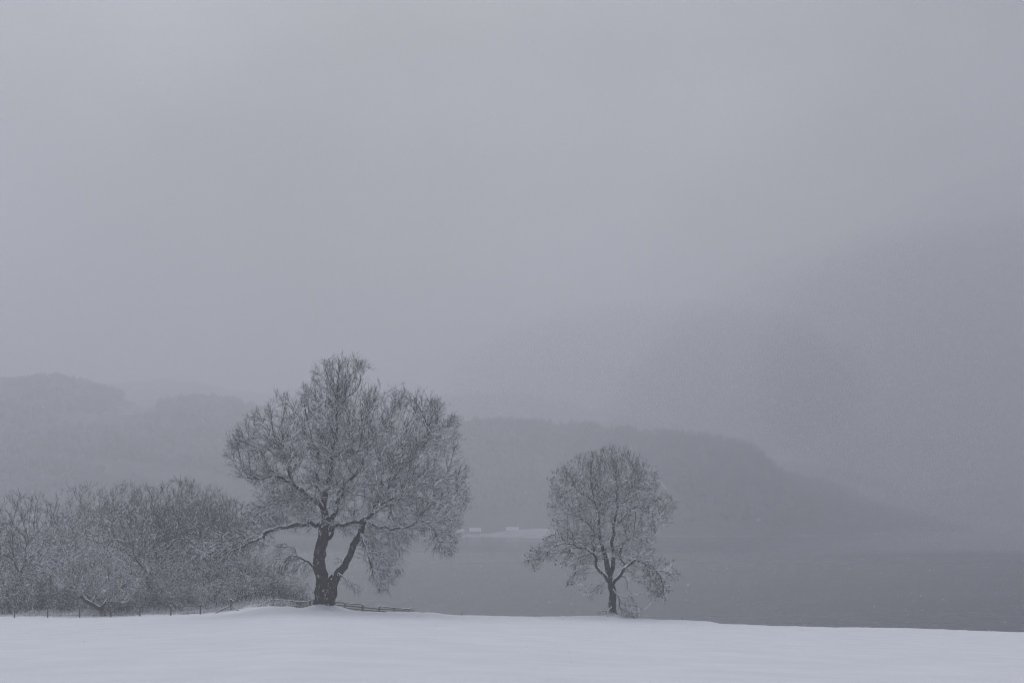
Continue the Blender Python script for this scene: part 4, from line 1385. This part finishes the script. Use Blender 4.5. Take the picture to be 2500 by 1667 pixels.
def snow_blob(parent, base, p, r, h):
    """small cap of snow on a post top"""
    V, Fs = [], []
    k = 8
    for j, (rr, zz) in enumerate(((0.85, -0.15), (1.0, 0.15), (0.8, 0.6), (0.4, 0.92))):
        for a in range(k):
            th = 2 * np.pi * a / k
            V.append((p[0] - base[0] + math.cos(th) * r * rr, p[1] - base[1] + math.sin(th) * r * rr, p[2] - base[2] + h * zz))
    for j in range(3):
        for a in range(k):
            Fs.append((j * k + a, j * k + (a + 1) % k, (j + 1) * k + (a + 1) % k, (j + 1) * k + a))
    ends = np.array([list(range(k))[::-1], list(range(3 * k, 4 * k))])
    obj('snow_cap', mk_mesh('snow_cap', np.array(V), [np.array(Fs), ends]), M_CAP, parent)

def snow_strip(parent, base, p0, p1, w, keep=(0.0, 1.0)):
    a, c = Vector(p0), Vector(p1)
    q0, q1 = a.lerp(c, keep[0]), a.lerp(c, keep[1])
    q0, q1 = q0 + Vector((0, 0, w * 0.5)), q1 + Vector((0, 0, w * 0.5))
    V, Fq, e = beam(q0 - base, q1 - base, w * 0.75, n_=8, k=6, wob=0.006, seed=int(gf.integers(1e6)))
    obj('snow_strip', mk_mesh('snow_strip', V, [Fq, e]), M_CAP, parent)

def gp(px, py, d):
    return at(px, py, d)

# post and wire fence
fx = gp(35, 1510, 148)
f1 = thing('wire_fence', 'post and wire fence of slim posts along the foot of the wood', 'fence', fx)
posts = [(-45, 1481, 1511), (35, 1481, 1509), (116, 1480, 1508), (194.5, 1479, 1507), (270.5, 1479, 1506), (342, 1479, 1505), (417, 1477, 1503), (489, 1475, 1500)]
tops = []
for px, y0, y1 in posts:
    d = 148.0 if px < 400 else 147
    lean_ = gf.normal(0, 0.03)
    a, c = gp(px, y1 + 6, d), gp(px + lean_ * 20, y0, d)
    piece('post', a, c, 0.13, f1, fx, n_=4)
    snow_blob(f1, fx, c, 0.075, 0.07)
    tops.append((a, c))
tp = gp(564, 1463, 144.5)
piece('post', gp(564, 1499, 144.5), tp, 0.23, f1, fx, n_=4).__setitem__('label', 'thick braced end post')
snow_blob(f1, fx, tp, 0.13, 0.10)
br0, br1 = gp(520, 1499, 144.2), gp(563, 1478, 144.5)
piece('brace', br0, br1, 0.12, f1, fx)
snow_strip(f1, fx, br0, br1, 0.12, (0.05, 0.97))
tops.append((gp(564, 1499, 144.5), tp))
for f_ in (0.35, 0.62, 0.9):
    for i in range(len(tops) - 1):
        p, q_ = tops[i][0].lerp(tops[i][1], f_), tops[i + 1][0].lerp(tops[i + 1][1], f_)
        piece('wire', p, q_, 0.012, f1, fx, m=M_WIRE, k=4, n_=3, wob=0.01)
# older posts farther in
f2b = gp(168, 1505, 156)
f2 = thing('old_fence', 'few old posts standing among grass behind the wire fence', 'fence', f2b)
o2 = []
for px, y0, y1 in ((168, 1484, 1503), (266, 1480, 1500), (368, 1475, 1495), (466, 1478, 1496)):
    a, c = gp(px, y1 + 5, 156), gp(px, y0, 156)
    piece('post', a, c, 0.12, f2, f2b, n_=4)
    snow_blob(f2, f2b, c, 0.07, 0.06)
    o2.append(c)
for i in range(3):
    piece('wire', o2[i] - Vector((0, 0, .1)), o2[i + 1] - Vector((0, 0, .1)), 0.012, f2, f2b, m=M_WIRE, k=4, n_=3)

# broken rail fence left of the trunk
f3b = gp(668, 1482, 136)
f3 = thing('broken_rail_fence', 'broken wooden rail fence with slanting rail left of the big trunk', 'fence', f3b)
def rail(parent, base, x0, y0, x1, y1, d0, d1, w=0.10, snow=True, keep=(0.03, 0.97)):
    p, q_ = gp(x0, y0, d0), gp(x1, y1, d1)
    piece('rail', p, q_, w, parent, base, n_=7, k=5, wob=0.015)
    if snow: snow_strip(parent, base, p, q_, w * 0.9, keep)
rail(f3, f3b, 628, 1481, 668, 1462, 138, 136, 0.11)
rail(f3, f3b, 667, 1463, 765, 1471, 136, 134.5, 0.11)
rail(f3, f3b, 690, 1470.5, 717, 1472, 135.5, 135.2, 0.09)
rail(f3, f3b, 688, 1476.5, 742, 1480, 135.5, 134.7, 0.09)
rail(f3, f3b, 577, 1490, 618, 1485, 140, 139, 0.10, True, (0.2, 0.7))
for px, y0, y1, d in ((756.5, 1465, 1484, 134.3), (667, 1463, 1480, 136.2), (569, 1466, 1494, 146)):
    piece('post', gp(px, y1 + 5, d), gp(px, y0, d), 0.15, f3, f3b, n_=4)
    snow_blob(f3, f3b, gp(px, y0, d), 0.12, 0.09)
piece('post', gp(757, 1466, 134.2), gp(772, 1465, 133.8), 0.10, f3, f3b)

# rail fence right of the trunk, sinking behind the snow edge
f4b = gp(900, 1492, 136)
f4 = thing('rail_fence', 'dark wooden rail fence running right of the big trunk towards the water', 'fence', f4b)
def z5(X, Y): return (700 + X / 6.19, 1380 + Y / 6.19)
def rail5(X0, Y0, X1, Y1, d0, d1, snow=True):
    a, c = z5(X0, Y0), z5(X1, Y1)
    rail(f4, f4b, a[0], a[1], c[0], c[1], d0, d1, 0.105, snow)
rail5(735, 556, 884, 570, 134.2, 135.0, False)
rail5(900, 571, 1150, 592, 135.0, 136.2)
rail5(750, 597, 1150, 631, 134.2, 136.2, False)
rail5(1150, 631, 1405, 657, 136.2, 137.4, False)
rail5(1405, 657, 1930, 692, 137.4, 139.8, False)
rail5(785, 634, 1150, 670, 134.3, 136.2, False)
rail5(1150, 670, 1500, 697, 136.2, 137.8, False)
rail5(1405, 618, 1640, 645, 137.4, 138.4)
rail5(1630, 643, 1930, 666, 138.4, 139.8)
for X, Y0, Y1, d, w in ((880, 565, 690, 134.9, 0.15), (1147, 588, 700, 136.1, 0.16), (1400, 612, 710, 137.3, 0.13), (1625, 645, 715, 138.3, 0.09), (1845, 652, 725, 139.3, 0.13)):
    a, c = z5(X, Y1), z5(X, Y0)
    piece('post', gp(a[0], a[1], d + .12), gp(c[0], c[1], d + .12), w, f4, f4b, n_=4)
    snow_blob(f4, f4b, gp(c[0], c[1], d + .12), w * 0.95, 0.09)
a, c = z5(733, 590), z5(732, 492)
piece('stake', gp(a[0], a[1], 134), gp(c[0], c[1], 134), 0.05, f4, f4b)

# dead stalks poking through the snow at the field edge
for px, d, lab in ((1127, 135.2, 'single dead stalk at the snow edge between the two trees'), (1665, 139.6, 'tiny dead tuft at the snow edge right of the small tree')):
    x = (px - 1250) / F_PX * d
    bz = Vector((x, d, float(field_z(x, d))))
    st_ = thing('dead_stalk', lab, 'plant', bz)
    piece('stem', bz - Vector((0, 0, .1)), bz + Vector((0.02, 0, 0.30)), 0.05, st_, bz, m=M_TWIG, taper=0.5)
    piece('side_shoot', bz + Vector((0, 0, .08)), bz + Vector((0.12, 0, 0.2)), 0.03, st_, bz, m=M_TWIG, taper=0.5)

# ------------------------------------------------------------------ falling snow
gs_ = np.random.default_rng(99)
n_f = 34000
fx_ = gs_.uniform(-48, 48, n_f)
fy_ = gs_.uniform(17, 115, n_f)
fz_ = gs_.uniform(1, 45, n_f)
okf = (fz_ > field_z(fx_, fy_) + 0.05)
C = np.stack([fx_, fy_, fz_], 1)[okf]
sz = (gs_.random((len(C), 1, 1)) ** 2 * 0.009 + 0.008)
tet = np.array([(1, 0, -0.7), (-1, 0, -0.7), (0, 1, 0.7), (0, -1, 0.7)], float)
V = (C[:, None, :] + tet[None] * sz * gs_.uniform(0.6, 1.4, (len(C), 4, 1))).reshape(-1, 3)
tf = np.array([(0, 2, 1), (0, 1, 3), (0, 3, 2), (1, 2, 3)])
tag(obj('falling_snow', mk_mesh('falling_snow', V, (tf[None] + (np.arange(len(C)) * 4)[:, None, None]).reshape(-1, 3), False), M_CAP), 'small snowflakes drifting through the air over field and lake', 'snowflakes', kind='stuff')

# ------------------------------------------------------------------ haze
mh = bpy.data.materials.new('haze')
mh.use_nodes = True
t = mh.node_tree
t.nodes.clear()
oo = t.nodes.new('ShaderNodeOutputMaterial')
pv = t.nodes.new('ShaderNodeVolumePrincipled')
pv.inputs['Color'].default_value = (*HAZE_COLOR, 1)
pv.inputs['Density'].default_value = HAZE_DENSITY
pv.inputs['Anisotropy'].default_value = HAZE_ANISO
t.links.new(pv.outputs['Volume'], oo.inputs['Volume'])
V, Fq = box(-13000, 13000, -3000, 15000, -5.0, 280.0)
tag(obj('haze', mk_mesh('haze', V, Fq, False), mh), 'pale snow haze hanging over lake and hills', 'haze', kind='stuff')

# darker snow showers drifting over the right side of the lake: air thick with wet snow
def ellipsoid(name, label, c, r, dens, colr, nu=48, nv=24):
    th = np.linspace(0, np.pi, nv)
    ph = np.arange(nu) * 2 * np.pi / nu
    V = np.array([(c[0] + r[0] * np.sin(a) * np.cos(p), c[1] + r[1] * np.sin(a) * np.sin(p), c[2] + r[2] * np.cos(a)) for a in th[1:-1] for p in ph] + [(c[0], c[1], c[2] + r[2]), (c[0], c[1], c[2] - r[2])])
    i, j = np.meshgrid(np.arange(nv - 3), np.arange(nu), indexing='ij')
    i, j = i.ravel(), j.ravel()
    j2 = (j + 1) % nu
    Fq = np.stack([i * nu + j, (i + 1) * nu + j, (i + 1) * nu + j2, i * nu + j2], 1)
    k = np.arange(nu)
    k2 = (k + 1) % nu
    top = np.stack([np.full(nu, len(V) - 2), k, k2], 1)
    bot = np.stack([np.full(nu, len(V) - 1), (nv - 3) * nu + k2, (nv - 3) * nu + k], 1)
    m = bpy.data.materials.new(name)
    m.use_nodes = True
    t = m.node_tree
    t.nodes.clear()
    oo = t.nodes.new('ShaderNodeOutputMaterial')
    pv = t.nodes.new('ShaderNodeVolumeAbsorption')
    pv.inputs['Color'].default_value = (*colr, 1)
    pv.inputs['Density'].default_value = dens
    t.links.new(pv.outputs['Volume'], oo.inputs['Volume'])
    return tag(obj(name, mk_mesh(name, V, [Fq, np.vstack([top, bot])], True), m), label, 'snow shower', kind='stuff')
VEIL = (0.0, 0.0, 0.10)
ellipsoid('snow_shower', 'low dark veil of falling snow above the wooded hill crest', (85, 900, 92), (130, 230, 50), 0.00040, VEIL)
ellipsoid('snow_shower', 'dark veil of falling snow over the middle of the lake', (230, 850, 80), (170, 300, 95), 0.00032, VEIL)
ellipsoid('snow_shower', 'tall dark veil of falling snow at the right edge of the sky', (360, 800, 100), (220, 300, 115), 0.00036, VEIL)
ellipsoid('snow_shower', 'wide thin veil of falling snow over the right side of the lake', (350, 850, 10), (330, 340, 180), 0.00030, VEIL)

tot = 0
for me in bpy.data.meshes:
    me_t = 0
    if me.users:
        lt = np.zeros(len(me.polygons), dtype=np.int32)
        me.polygons.foreach_get('loop_total', lt)
        me_t = int((lt - 2).sum())
    tot += me_t
    if me_t > 60000: print(me.name, me_t)
print('TRIANGLES', tot)
